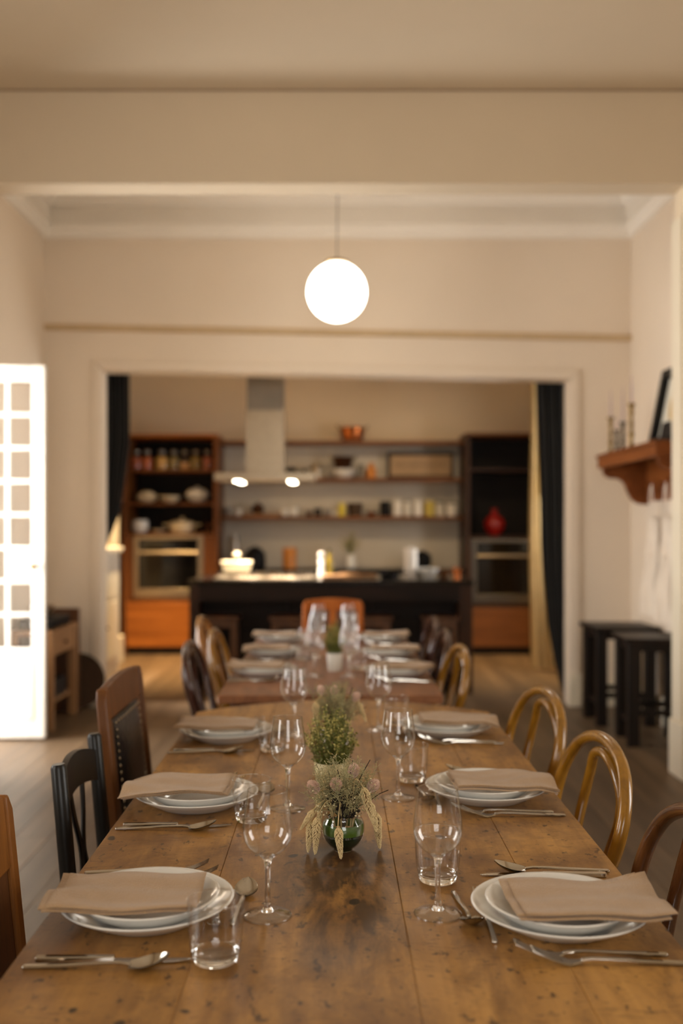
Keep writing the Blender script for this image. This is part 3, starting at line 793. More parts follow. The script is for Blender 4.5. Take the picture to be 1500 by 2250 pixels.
def setting(where, X, Y, rot, kx=.175, fx=(-.155, -.185), far=False, seed=0, dx=0):
    c, s = math.cos(rot), math.sin(rot)
    def W(lx, ly, z=0): return (X+c*lx-s*ly, Y+s*lx+c*ly, TZ+z)
    p = link('dinner_plate', ME['plate'], None, W(0, 0)); tag(p, 'white dinner plate under the side plate at ' + where, 'plate', 'dinner plates')
    p = link('side_plate', ME['side'], None, W(.013 if rot < 0 else -.012, .003, .0064)); tag(p, 'white side plate holding the napkin at ' + where, 'plate', 'side plates')
    nm = napkin_mesh(seed, -.015 if rot < 0 else .016)
    p = link('napkin', nm, None, W(.028 if rot < 0 else -.028, -.012)); p.rotation_euler = (0, 0, rot)
    tag(p, 'folded beige cloth napkin at ' + where, 'napkin', 'folded napkins')
    j = lambda a=.03: rnd.uniform(-a, a)
    KN.place(W(kx, 0), rot+j(), 'steel table knife at ' + where, 'knife', 'table knives')
    SP.place(W(kx+.022, -.012), rot+j(), 'steel soup spoon beside the knife at ' + where, 'spoon', 'soup spoons')
    FK.place(W(fx[0], .0), rot+j(), 'steel fork next to the plate at ' + where, 'fork', 'inner forks')
    FK.place(W(fx[1], -.02), rot+j(), 'outermost steel fork at ' + where, 'fork', 'outer forks')
    if not far:
        DS.place(W(dx, .144 if rot < 0 else .140), rot+PI/2+(-.07 if rot < 0 else .10), 'small dessert spoon above the plate at ' + where, 'spoon', 'dessert spoons')
        DF.place(W(.012, .112), rot-PI/2, 'small dessert fork above the plate at ' + where, 'fork', 'dessert forks')
PS = [('the honey oak chair', -.293, 1.561, Lf, .168, (-.155, -.185), False), ('the black chair', -.3025, 2.185, Lf, .168, (-.155, -.185), False),
      ('the leather-backed chair', -.31, 2.86, Lf, .17, (-.155, -.185), False),
      ('the dark brown bentwood chair', .346, 1.536, R, .195, (-.128, -.152), False), ('the middle golden bentwood chair', .339, 2.239, R, .195, (-.128, -.152), False),
      ('the golden chair by the bowed table end', .328, 2.93, R, .195, (-.128, -.152), False)]
PS2 = [('reddish table, french door side, first place', -.285, 4.07), ('reddish table, french door side, middle place', -.285, 4.66), ('reddish table, french door side, island end', -.285, 5.24)]
for k, (a, x, y, r_, kx, fx, f) in enumerate(PS): setting(a, x, y, r_, kx, fx, f, 100+k, (-.05, -.05, -.05, .02, -.004, -.035)[k])
for k, (a, x, y) in enumerate(PS2):
    setting('the '+a, x, y, Lf, .16, (-.15, -.175), True, 200+k)
    setting('the '+a.replace('french door', 'coat-peg'), -x-.035, y-.02, R, .16, (-.15, -.175), True, 300+k)
GL = [(-.105, 1.557, 'the honey oak chair'), (-.101, 2.145, 'the black chair'), (-.118, 2.89, 'the leather-backed chair'), (.162, 1.564, 'the dark brown bentwood chair'),
      (.142, 2.231, 'the middle golden bentwood chair'), (.131, 2.97, 'the golden chair by the bowed table end'),
      (-.083, 4.02, 'the reddish table, french door side, first place'), (-.085, 4.62, 'the reddish table, french door side, middle place'), (-.085, 5.2, 'the reddish table, french door side, island end'),
      (.056, 4.03, 'the reddish table, coat-peg side, first place'), (.075, 4.65, 'the reddish table, coat-peg side, middle place'), (.07, 5.22, 'the reddish table, coat-peg side, island end')]
for x, y, a in GL: WG.place((x, y, TZ), rnd.random()*6, 'empty wine glass at ' + a, 'wine glass', 'wine glasses')
TL = [(-.167, 1.397), (-.172, 2.06), (-.168, 2.70), (.177, 1.711), (.184, 2.382), (.188, 3.05), (-.145, 3.94), (-.145, 4.53), (-.145, 5.1), (.095, 4.23), (.08, 4.79), (.08, 5.33)]
for (x, y), (_, _, a) in zip(TL, GL): TB.place((x, y, TZ), rnd.random()*6, 'empty clear water tumbler at ' + a, 'glass', 'water tumblers')

# ------------------------------------------------------------------ flowers
def frame_to(d, roll=0):
    d = Vector(d).normalized(); return d.to_track_quat('Z', 'Y').to_matrix().to_4x4() @ Matrix.Rotation(roll, 4, 'Z')
def celosia_mesh(L, Rm, seed, ball=False):
    """plume along +Z from its base: tapering cone of pointed florets standing off a darker core"""
    r = random.Random(seed); mb = MB(); core = MB(); n = int(250*L/.065) if not ball else 260
    shape = (lambda u: math.sin(PI*min(1, .12+.86*u))**.7) if ball else (lambda u: (min(1, (u+.03)/.16)**.7)*(1-u)**.5)
    for k in range(n):
        u = (k+.5)/n; z = L*u; rad = Rm*shape(u)
        a = k*2.399963+r.uniform(-.2, .2)
        ln = (.0060*(1-.4*u) if not ball else .005)*r.uniform(.8, 1.25); wd = ln*.30
        o = Vector((math.cos(a), math.sin(a), 0)); tn = Vector((-math.sin(a), math.cos(a), 0))
        b = o*rad*.45+Vector((0, 0, z)); tip = b+o*(rad*.55+ln*.15)+Vector((0, 0, ln*.95)); mid = b.lerp(tip, .55)
        mb.add([b, mid+tn*wd, tip, mid-tn*wd, mid+o*wd*.8+Vector((0, 0, -wd*.5))], [(0, 1, 4), (1, 2, 4), (2, 3, 4), (3, 0, 4)])
    core.lathe([(0, 0)]+[(Rm*.55*shape(u), L*u) for u in (.08, .25, .5, .75)]+[(0, L*.97)], 8)
    return mb, core
CEL = {}
for nm, L, Rm, mt in (('a', .066, .0098, 'celosia'), ('b', .055, .0088, 'celosia'), ('p', .026, .0115, 'celosia_pink'), ('t', .042, .0055, 'celosia')):
    m_, c_ = celosia_mesh(L, Rm, ord(nm), nm == 'p'); CEL[nm] = (mesh_of(m_, 'plume', mt, 20), mesh_of(c_, 'plume_core', 'plume_core' if nm != 'p' else 'celosia_pink', 180))
def plume(kind, base, p0, direction, label, group):
    """a plume flower: bent stem from base (in the vase) to p0, plume from p0 along direction"""
    t = thing('plume_flower', label, 'flower', base, 0, group)
    o = Vector(p0)-Vector(base); o.z = 0; b = Vector(base)+o.normalized()*min(.013, o.length*.3); t.location = b; q = Vector(p0)-b; d = Vector(direction).normalized()
    mid = Vector((q.x*.45, q.y*.45, max(q.z, .07)+.008))
    MB().tube(spline([(0, 0, 0), (q.x*.2, q.y*.2, .045), mid, q, q+d*.012], 4), .0011, 5).build('stem', 'dry_tan', t)
    o = link('plume', CEL[kind][0], t, q); o.rotation_euler = frame_to(d).to_euler(); link('plume_core', CEL[kind][1], o)
    return t
def spray(mb_stem, mb_bud, base, tip, r, nb, spread, bud):
    base, tip = Vector(base), Vector(tip); ax = tip-base
    mb_stem.tube([base, base+ax*.5+Vector((r.uniform(-.004, .004), r.uniform(-.004, .004), .003)), tip], .0005, 3, caps=False)
    for _ in range(nb):
        s = base+ax*r.uniform(.45, 1.0); e = s+Vector((r.gauss(0, 1), r.gauss(0, 1), r.gauss(.5, .8))).normalized()*r.uniform(.3, 1)*spread
        mb_stem.tube([s, e], .0003, 3, caps=False)
        b = bud*r.uniform(.6, 1.2)
        mb_bud.add([e+Vector(v)*b for v in ((1, 0, 0), (-1, 0, 0), (0, 1, 0), (0, -1, 0), (0, 0, 1), (0, 0, -1))],
                   [(0, 2, 4), (2, 1, 4), (1, 3, 4), (3, 0, 4), (2, 0, 5), (1, 2, 5), (3, 1, 5), (0, 3, 5)])
def vase(x, y, rad, label, lining=True):
    t = thing('glass_vase', label, 'vase', (x, y, TZ))
    h = rad*1.78; pr = []
    for k in range(15):
        a = -PI*.5+ (PI*.5+math.asin(.60))*k/14
        pr.append((max(0, rad*math.cos(a)), rad+rad*math.sin(a)))
    pr[0] = (rad*.42, .0006); pr = [(0, .0006)]+pr[0:1]+[p for p in pr[1:] if p[0] > rad*.44]
    pr.append((pr[-1][0]*1.04, pr[-1][1]+.003))
    MB().lathe(pr, 40).build('glass_body', 'glass_thin', t, angle=180)
    rr, rz = pr[-1]
    MB().tube([(rr*math.cos(a), rr*math.sin(a), rz) for a in [2*PI*k/40 for k in range(40)]], .0009, 6, closed=True).build('rim', 'glass', t)
    if lining:
        q = [(r_*.955, z+.001) for r_, z in pr if z < rad*.84]
        MB().lathe([(0, .002)]+q[1:]+[(0, q[-1][1])], 36).build('water', 'green_water', t, angle=60)
        MB().lathe([(rad*.955*math.cos(a), rad+rad*.955*math.sin(a)) for a in (-.18, -.08, .02, .12, .22, .30)]+[(rad*.84, rad*1.28), (rad*.9, rad*1.0), (rad*.9, rad*.84)], 36).build('leaf_lining', 'green_lining', t)
    return t
VX, VY, VR = .016, 1.872, .041
vase(VX, VY, VR, 'round green-lined glass vase with dried flowers in the middle of the pine table')
def bouquet(cx, cy, rim_z, label, seed, big=1.0, reach=1.0):
    r = random.Random(seed)
    st, bd, dk, wh, gr = MB(), MB(), MB(), MB(), MB()
    b0 = Vector((0, 0, 0))
    for k in range(84):
        a = r.uniform(0, 2*PI); rr = r.uniform(.2, 1)*.082*reach
        tip = Vector((rr*math.cos(a), rr*math.sin(a)*.8, r.uniform(.03, .105)*big*(1.12-rr*3)))
        spray(st, bd if k % 3 else gr, b0+Vector((rr*.2*math.cos(a), rr*.2*math.sin(a), 0)), tip, r, 34, .015, .0013)
    for k in range(9):
        a = r.uniform(0, 2*PI); tip = Vector((.062*math.cos(a), -.03+.03*math.sin(a), r.uniform(.015, .07)))
        spray(st, wh, b0, tip, r, 6, .018, .0022)
    for k in range(260):       # dark dried seed heads in the heart of the bunch
        a = r.uniform(0, 2*PI); rr = .032*math.sqrt(r.random())*reach; z = r.uniform(-.004, .052)
        if z < .008: rr = min(rr, .026)
        p = Vector((rr*math.cos(a), rr*math.sin(a), z)); s = r.uniform(.0018, .0038)
        dk.add([p+Vector(v)*s for v in ((1, 0, 0), (-1, 0, 0), (0, 1, 0), (0, -1, 0), (0, 0, 1.4), (0, 0, -1.4))],
               [(0, 2, 4), (2, 1, 4), (1, 3, 4), (3, 0, 4), (2, 0, 5), (1, 2, 5), (3, 1, 5), (0, 3, 5)])
    t = thing('dried_flower_sprays', label, 'flowers', (cx, cy, rim_z))
    stuff(st.build('stems', 'dry_green', t)); stuff(bd.build('grey_green_blossoms', 'dry_green', t, angle=180)); stuff(gr.build('tan_blossoms', 'dry_tan', t, angle=180))
    stuff(wh.build('cream_buds', 'bud', t, angle=180)); stuff(dk.build('dark_seed_heads', 'dark_seed', t, angle=180))
    tw = MB()
    for (ex, ey, ez) in ((.048, -.01, .105), (-.03, 0, .085), (-.012, -.01, .09), (.02, .0, .10), (.082, .0, .05)):
        p = [Vector((0, 0, 0))]
        for q in range(1, 6): p.append(Vector((ex, ey, ez))*q/5+Vector((r.uniform(-.003, .003), 0, r.uniform(-.003, .003))))
        tw.tube(p, .0008, 4)
    tw.build('twigs', 'twig', t)
    # stems under water reach the vase floor
    MB().tube([(0, 0, 0), (0, 0, -rim_z+TZ+.004)], .004, 6).build('stem_bundle', 'twig', t)
    return t
RZ = TZ+VR*1.6
bouquet(VX, VY, RZ, 'tangle of dried grey-green sprays and cream buds in the green-lined vase', 5)
B = (VX, VY, TZ+.02)
PG = 'plume flowers in the green-lined vase'; PL_ = 'cream plume flower hanging over the rim of the green-lined vase'
for kind, ox, oy, oz, d in [('a', -.048, -.030, .072, (-.06, -.10, -1)), ('b', -.060, -.018, .060, (-.10, -.06, -1)), ('b', -.010, -.052, .060, (.10, -.12, -1)),
                            ('a', .036, -.034, .128, (.30, -.18, -1)), ('a', .062, .004, .070, (.10, -.02, -1)), ('b', .048, -.020, .098, (.25, -.1, -1)),
                            ('t', -.055, -.02, .082, (-.55, -.1, -.8)), ('b', -.044, .014, .105, (.0, -.1, -1))]:
    plume(kind, B, (VX+ox, VY+oy, TZ+oz), d, PL_, PG)
for ox, oy, oz, d in [(-.046, -.012, .112, (-.6, -.3, .7)), (-.012, -.020, .118, (-.1, -.5, .8)), (.018, .006, .134, (.1, -.2, .9)), (.045, .002, .112, (.7, -.2, .6))]:
    plume('p', B, (VX+ox, VY+oy, TZ+oz), d, 'short pink plume flower upright in the green-lined vase', 'pink plume flowers in the green-lined vase')
def potted(x, y, label, pr, ph, fw, fh, pot, nst, seed, nleaf=26):
    r = random.Random(seed)
    t = thing('potted_plant', label, 'potted plant', (x, y, TZ))
    MB().lathe([(0, 0), (pr*.80, 0), (pr*.82, .003), (pr, ph-.002), (pr-.001, ph), (pr-.004, ph), (pr*.78, .01), (0, .01)], 32).build('pot', pot, t, angle=50)
    MB().lathe([(0, ph-.008), (pr-.005, ph-.01), (pr-.006, ph-.014), (0, ph-.014)], 20).build('soil', 'soil', t)
    st, lf, tp = MB(), MB(), MB()
    for k in range(nst):
        a = r.uniform(0, 2*PI); q = math.sqrt(r.random())
        b = Vector((pr*.8*q*math.cos(a), pr*.8*q*math.sin(a), ph-.012))
        hgt = fh*(1-.55*q*q)*r.uniform(.65, 1.05)
        e = Vector((fw*q*math.cos(a), fw*q*math.sin(a), ph+hgt))
        m = (b+e)/2+Vector((0, 0, .008))
        st.tube([b, m, e], .0006, 3, caps=False)
        for i in range(nleaf):
            u = r.uniform(.12, 1.0)
            c = (b*(1-u)**2+m*2*u*(1-u)+e*u*u) + Vector((r.gauss(0, .0035), r.gauss(0, .0035), r.gauss(0, .003)))
            d = Vector((r.gauss(0, 1), r.gauss(0, 1), r.gauss(.3, .7))).normalized(); sd = d.cross(Vector((r.gauss(0, 1), r.gauss(0, 1), r.gauss(0, 1)))).normalized()
            ln = r.uniform(.005, .0095); wd = ln*.24
            tgt = tp if (u > .62 and r.random() < .55) else lf
            tgt.add([c, c+d*ln*.5+sd*wd, c+d*ln, c+d*ln*.5-sd*wd], [(0, 1, 2, 3)])
    stuff(st.build('stems', 'foliage', t)); stuff(lf.build('leaves', 'foliage', t, angle=180)); stuff(tp.build('pale_tips', 'foliage_tip', t, angle=180))
    return t
potted(-.008, 2.272, 'bushy green sprigs in a cream pot between the two dried flower vases', .039, .072, .062, .135, 'cream_pot', 120, 11)
potted(0, 4.19, 'green herb in a white pot on the reddish table', .034, .075, .045, .15, 'white_pot', 90, 12)
V2X, V2Y = .0, 2.63
vase(V2X, V2Y, .05, 'round clear glass vase of dried flowers behind the cream pot', False)
bouquet(V2X, V2Y, TZ+.08, 'dried flower sprays in the clear vase behind the cream pot', 21, 1.1, .9)
B2 = (V2X, V2Y, TZ+.008)
for kind, ox, oy, oz, d in [('p', -.030, .014, .158, (-.3, .1, .7)), ('a', -.050, -.03, .150, (.05, -.1, -1)), ('p', .045, -.01, .150, (.5, -.2, .5)), ('b', .06, .0, .145, (.4, -.1, -.9)), ('p', .0, .0, .16, (0, -.2, .9))]:
    plume(kind, B2, (V2X+ox, V2Y+oy, TZ+oz), d, 'dusty plume flower in the clear vase behind the cream pot', 'plume flowers in the clear vase')

# ------------------------------------------------------------------ pendant lamp
def pendant():
    r = .187; zc = 2.838
    t = thing('pendant_lamp', 'white glowing globe pendant lamp hanging on a cord', 'pendant lamp', (.014, 6.3, zc))
    pr = [(r*math.cos(-PI/2+PI*k/24*.96), r*math.sin(-PI/2+PI*k/24*.96)) for k in range(25)]; pr[0] = (0, -r)
    MB().lathe(pr, 40).build('globe', 'globe', t, angle=180)
    MB().lathe([(0, r*.97), (.075, r*.97), (.078, r*1.0), (.07, r*1.05), (.02, r*1.09), (.012, r*1.15), (0, r*1.15)], 28).build('cap', 'brass', t)
    MB().tube([(0, 0, r*1.1), (.004, 0, .6), (.006, 0, 4.05-zc-.02)], .004, 8).build('cord', 'grey_tin', t)
    MB().lathe([(0, 4.05-zc-.03), (.05, 4.05-zc-.03), (.055, 4.05-zc-.001), (0, 4.05-zc)], 20).build('ceiling_rose', 'brass', t)
pendant()

# ------------------------------------------------------------------ curtains between dining room and kitchen
def curtain(name, label, material, y, left, right, ztop, zbot, folds, amp, seed=0):
    n, m = folds*10, 34
    ph = seed
    def f(side):
        def g(u, v):
            z = zbot+(ztop-zbot)*v; a, b = left(z), right(z); wd = b-a
            uu = u
            return (a+wd*uu+.006*math.sin(9*v+ph), y+amp*math.sin(2*PI*folds*u+.6*math.sin(5*v+ph))+side, z+.01*math.sin(2*PI*folds*u)*(1-v))
        return g
    mb = MB().grid(f(-.003), n, m).grid(lambda u, v: f(.003)(1-u, v), n, m)
    o = mb.build(name, material, angle=80)
    return tag(o, label, 'curtain')
def lerp(pts):
    def f(z):
        for (z0, a), (z1, b) in zip(pts, pts[1:]):
            if z <= z1:
                t = (z-z0)/(z1-z0); t = max(0, min(1, t)); return a+(b-a)*(t*t*(3-2*t) if False else t)
        return pts[-1][1]
    return f
curtain('black_curtain', 'black curtain drawn back to the french door side of the kitchen opening', 'curtain', 7.78,
        lerp([(.05, -2.02), (1.05, -2.0), (1.3, -1.93), (2.7, -1.93)]), lerp([(.05, -1.86), (1.05, -1.86), (1.16, -1.815), (1.235, -1.76), (1.48, -1.665), (2.0, -1.605), (2.7, -1.60)]), 2.70, .05, 5, .022, 1)
curtain('black_curtain', 'black curtain drawn back to the coat-peg side of the kitchen opening', 'curtain', 7.78,
        lerp([(.05, 1.775), (.3, 1.715), (.6, 1.665), (1.2, 1.61), (1.8, 1.585), (2.7, 1.575)]), lerp([(.05, 1.86), (1.0, 1.90), (2.7, 1.93)]), 2.70, .05, 5, .022, 2.3)
rod = MB().tube([(-2.1, 7.78, 2.725), (2.1, 7.78, 2.725)], .014, 10)
for x in (-2.05, 2.05): rod.box(x-.01, x+.01, 7.66, 7.79, 2.715, 2.735)
tag(rod.build('curtain_rod', 'black_iron'), 'black iron curtain rod over the kitchen opening', 'curtain rod')
curtain('cream_curtain', 'cream floor-length curtain beside the kitchen wall with a narrow oven', 'cream_curtain', 9.35,
        lerp([(.02, 1.84), (.8, 1.83), (3.0, 1.835)]), lerp([(.02, 2.12), (1.2, 2.04), (3.0, 1.98)]), 3.0, .02, 4, .03, .7)
rod = MB().tube([(1.75, 9.35, 3.02), (KXR, 9.35, 3.02)], .012, 10)
tag(rod.build('curtain_rod', 'brass'), 'brass rod holding the cream curtain', 'curtain rod')

# ------------------------------------------------------------------ wall shelf with pegs, aprons, candlesticks
def mantel():
    t = thing('wall_shelf', 'chestnut wall shelf on scrolled brackets with hooks below', 'shelf', (0, 0, 0))
    x0, x1, y0, y1, zt = 1.865, XR, 5.81, 7.12, 1.862
    MB().box(x0, x1, y0, y1, zt-.022, zt).build('shelf_board', 'mantel', t, bevel=.003)
    MB().box(x0+.012, x0+.032, y0+.01, y1-.01, zt-.095, zt-.022).build('fascia', 'mantel', t)
    MB().box(x0+.032, x1, y0+.01, y0+.03, zt-.095, zt-.022).build('end_fascia', 'mantel', t)
    pts = spline([(x0+.035, 0, zt-.095), (x0+.045, 0, zt-.14), (x0+.085, 0, zt-.165), (x0+.14, 0, zt-.17), (x0+.185, 0, zt-.20), (x0+.21, 0, zt-.26), (x0+.245, 0, zt-.32), (x0+.30, 0, zt-.35), (x1, 0, zt-.352)], 5)
    poly = [(p.x, p.z) for p in pts]+[(x1, zt-.022), (x0+.035, zt-.022)]
    for y in (y1-.05, y0+.06):
        MB().prism(poly, 1, y-.018, y+.018).build('bracket', 'mantel', t, bevel=.002)
    MB().box(x1-.022, x1, y0+.08, y1-.07, zt-.33, zt-.022).build('back_board', 'mantel', t)
    for k in range(5):
        y = y0+.20+k*.22
        MB().tube([(x1-.02, y, zt-.22), (x1-.06, y, zt-.215), (x1-.075, y, zt-.19)], .008, 8).build('peg', 'mantel', t)
    return t
mantel()
def apron(y, w, z0, label, seed):
    r = random.Random(seed); ph = r.uniform(0, 6)
    t = thing('apron', label, 'apron', (XR-.085, y, 1.64), 0, 'white aprons on the pegs')
    for s in (-1, 1):
        MB().tube([(0, 0, 0), (-.004, s*.022, -.06), (-.002, s*w*.25, -.24)], .009, 8, flat=.3, up=(1, 0, 0)).build('strap', 'linen', t)
    def f(side):
        def g(u, v):
            z = -.22-(1.64-z0-.22)*v; ww = w*(.5+.5*min(1, v*2.2))
            return (.030*math.sin(2*PI*2.2*u+ph+2.4*v)*min(1, .3+v)+.012*math.sin(9*u-6*v+ph)+side, (u-.5)*ww, z)
        return g
    MB().grid(f(-.003), 22, 26).grid(lambda u, v: f(.003)(1-u, v), 22, 26).build('cloth', 'linen', t, angle=80)
    MB().tube([(-.004, -w*.27, -.46), (-.022, -w*.05, -.49), (-.016, w*.12, -.47), (-.01, w*.2, -.62)], .007, 6).build('waist_tie', 'linen', t)
apron(6.74, .24, .75, 'white apron hanging on the peg farthest from the partition pier', 3)
apron(6.45, .24, .73, 'white apron hanging between two others on the pegs', 4)
apron(6.16, .24, .74, 'white apron hanging on the peg nearest the partition pier', 5)
def candlestick(x, y, h, hc, label, mt='brass'):
    t = thing('candlestick', label, 'candlestick', (x, y, 1.862), 0, 'candlesticks on the wall shelf')
    pr = [(0, 0), (.036, 0), (.034, .012), (.014, .022), (.009, h*.25), (.018, h*.32), (.009, h*.4), (.013, h*.55), (.008, h*.7), (.014, h*.8), (.010, h*.9), (.024, h*.97), (.024, h), (.012, h), (0, h)]
    MB().lathe(pr, 18).build('holder', mt, t, angle=50)
    MB().tube([(0, 0, h-.005), (.0, 0, h+hc*.5), (0, 0, h+hc)], [.0085, .007, .002], 10).build('candle', 'candle', t)
candlestick(1.94, 7.00, .26, .20, 'brass candlestick with lilac candle at the kitchen end of the shelf')
candlestick(1.955, 6.90, .16, .10, 'short dark candlestick between two taller ones', 'black_iron')
candlestick(1.95, 6.74, .20, .24, 'slim dark candlestick with a lilac candle', 'black_iron')
candlestick(1.95, 6.54, .30, .19, 'tall turned brass candlestick nearest the leaning picture')
def leaning_picture():
    t = thing('framed_picture', 'black framed picture leaning against the wall on the shelf', 'picture', (XR-.115, 6.34, 1.8625))
    t.rotation_euler = (0, .19, 0)
    W, H, b = .5, .52, .055
    fr = MB()
    fr.box(-.05, .012, -W/2, -W/2+b, 0, H); fr.box(-.05, .012, W/2-b, W/2, 0, H); fr.box(-.05, .012, -W/2+b, W/2-b, 0, b); fr.box(-.05, .012, -W/2+b, W/2-b, H-b, H)
    fr.build('frame', 'black', t, bevel=.003)
    MB().box(-.004, .006, -W/2+b, W/2-b, b, H-b).build('mount', 'white_mat', t)
    MB().box(-.0055, -.004, -W/2+.08, W/2-.08, .05, .17).build('print_dark', 'stained', t)
    pts = [(.13*math.cos(a)*.7, .30+.13*math.sin(a)) for a in [2*PI*k/20 for k in range(20)]]
    MB().prism(pts, 0, -.0055, -.004).build('print_yellow', mat('print_ochre', (206, 168, 84), .8, var=.2), t)
leaning_picture()

# ------------------------------------------------------------------ dark stools along the right wall
def bar_stool(label, x, y, rz, w, h, mt, group, name='stool', lw=.055):
    t = thing(name, label, 'stool', (x, y, 0), rz, group)
    MB().box(-w/2, w/2, -w/2, w/2, h-.028, h).build('seat', mt, t, bevel=.005)
    e = w/2-.02-lw/2
    for sx in (-1, 1):
        MB().box(sx*e-.01, sx*e+.01, -e, e, h-.085, h-.028).build('apron', mt, t)
        MB().box(-e, e, sx*e-.01, sx*e+.01, h-.085, h-.028).build('apron', mt, t)
        MB().box(sx*e-.012, sx*e+.012, -e, e, .13, .165).build('stretcher', mt, t)
        MB().box(-e, e, sx*e-.012, sx*e+.012, .19, .225).build('stretcher', mt, t)
        for sy in (-1, 1):
            MB().box(sx*e-lw/2, sx*e+lw/2, sy*e-lw/2, sy*e+lw/2, 0, h-.028).build('leg', mt, t, bevel=.003)
    return t
bar_stool('dark wooden stool beside the kitchen opening, under the aprons', 1.975, 6.93, 0, .44, .672, 'stool_dark', 'dark stools along the wall', lw=.07)
bar_stool('dark wooden stool under the aprons, nearer the partition pier', 2.0, 6.28, -.06, .42, .668, 'stool_dark', 'dark stools along the wall', lw=.07)
for k, (x, lab) in enumerate([(-.93, 'brown stool tucked under the cooker end of the kitchen island'), (-.38, 'brown stool under the island beside the one at the cooker end'),
                              (.32, 'brown stool under the island behind the dark wine chairs'), (.86, 'brown stool under the island end by the paper towel roll')]):
    bar_stool(lab, x, 8.17, 0, .30, .62, 'stool_wood', 'stools at the kitchen island', lw=.04)

# ------------------------------------------------------------------ side table behind the French door
def side_table():
    t = thing('side_table', 'raw wooden side table with drawer and lower shelf behind the french door', 'table', (0, 0, 0))
    x0, x1, y0, y1, h = XL+.03, -1.86, 6.56, 7.22, .66
    MB().box(x0, x1, y0, y1, h-.03, h).build('table_top', 'pine', t, bevel=.003)
    for x in (x0+.03, x1-.03):
        for y in (y0+.035, y1-.035):
            MB().box(x-.028, x+.028, y-.028, y+.028, 0, h-.03).build('leg', 'pine', t, bevel=.003)
    d = MB().box(x1-.025, x1-.008, y0+.07, y1-.07, h-.17, h-.03).build('drawer', 'pine', t, bevel=.003)
    MB().lathe([(0, 0), (.008, 0), (.016, .014), (.012, .022), (0, .024)], 12).xf(Matrix.Translation((x1-.008, (y0+y1)/2, h-.1)) @ Matrix.Rotation(PI/2, 4, 'Y')).build('knob', 'stool_wood', d)
    MB().box(x0+.05, x1-.04, y0+.07, y1-.07, .16, .185).build('lower_shelf', 'pine', t)
side_table()
tag(MB().box(-2.13, -1.86, -.012, .012, 0, .76).build('side_table_end_board', 'stool_wood', None, (0, 7.26, 0), bevel=.004), 'dark wooden end board of the side table, built as a separate piece', 'board')  # the side table's own end board, made as a separate upright piece
hp = thing('portable_stove', 'black portable stove on the side table behind the french door', 'stove', (-2.0, 6.87, .66))
MB().box(-.12, .12, -.22, .22, .012, .075).build('body', 'black', hp, bevel=.01)
for sx in (-1, 1):
    for sy in (-1, 1): MB().lathe([(0, 0), (.012, 0), (.012, .014), (0, .014)], 10, (sx*.1, sy*.19, 0)).build('foot', 'black', hp)
MB().lathe([(0, .0751), (.085, .0751), (.09, .082), (.07, .086), (0, .083)], 24, (0, -.07, 0)).build('burner', 'black_iron', hp)
gb = MB().lathe([(.04, 0), (.045, .002), (.075, .035), (.085, .07), (.082, .07), (.07, .036), (.04, .006), (0, .005), (0, 0)], 24).build('steel_bowl', 'brushed', None, (-2.0, 6.80, .746))
tag(gb, 'shiny metal bowl on the portable stove', 'bowl')
bx = MB(); bx.box(-.1, .1, -.16, .16, 0, .008); bx.box(-.1, -.09, -.16, .16, .008, .12); bx.box(.09, .1, -.16, .16, .008, .12); bx.box(-.09, .09, -.16, -.15, .008, .12); bx.box(-.09, .09, .15, .16, .008, .12)
tag(bx.build('crate', 'stained', None, (-2.0, 6.88, .185)), 'dark open crate on the lower shelf of the side table', 'crate')
ck = MB().lathe([(0, 0), (.02, .0), (.16, .012), (.2, .03), (.205, .036), (.19, .034), (.15, .02), (0, .01)], 32)
ck.xf(Matrix.Translation((0, 0, .21)) @ Matrix.Rotation(-.10, 4, 'X') @ Matrix.Rotation(PI/2, 4, 'X')); 
tag(ck.build('wicker_tray', 'wicker', None, (-1.90, 7.40, .0)), 'round dark wicker tray leaning behind the side table', 'tray')

# ------------------------------------------------------------------ kitchen island, hood, hob
def island():
    t = thing('kitchen_island', 'dark wood kitchen island with black stone top and end panels', 'kitchen island', (0, 0, 0))
    x0, x1, y0, y1, h = -1.176, 1.114, 8.04, 9.02, .92
    MB().box(x0-.01, x1+.01, y0-.01, y1, h-.04, h).build('worktop', 'island_top', t, bevel=.003)
    for a, b in ((x0, x0+.075), (x1-.1, x1)): MB().box(a, b, y0, y1-.01, 0, h-.04).build('end_panel', 'wenge_v', t, bevel=.003)
    MB().box(x0+.075, x1-.1, y0+.005, y0+.03, h-.17, h-.04).build('front_rail', 'wenge', t)
    n = 3; a0 = x0+.075; wd = (x1-.1-a0)/n
    for k in range(n): MB().box(a0+k*wd+.002, a0+(k+1)*wd-.002, y0+.33, y0+.36, .0, h-.04).build('front_panel', 'wenge', t)
island()
def hob():
    t = thing('gas_hob', 'stainless steel gas hob set on the kitchen island', 'hob', (-.575, 8.42, .92))
    MB().box(-.42, .42, -.26, .26, 0, .012).build('steel_tray', 'brushed', t, bevel=.003)
    for x in (-.28, 0, .28):
        for y in (-.12, .12):
            MB().lathe([(0, .012), (.045, .012), (.045, .022), (.03, .026), (0, .026)], 16, (x, y, 0)).build('burner', 'steel', t)
    for x in (-.28, 0, .28):
        g = MB()
        for dx in (-.12, 0, .12): g.box(x+dx-.005, x+dx+.005, -.22, .22, .032, .042)
        for y in (-.215, 0, .215): g.box(x-.125, x+.125, y-.005, y+.005, .028, .040)
        for dx in (-.12, .12):
            for y in (-.2, .2): g.box(x+dx-.006, x+dx+.006, y-.006, y+.006, .012, .033)
        g.build('pan_grate', 'steel', t)
hob()
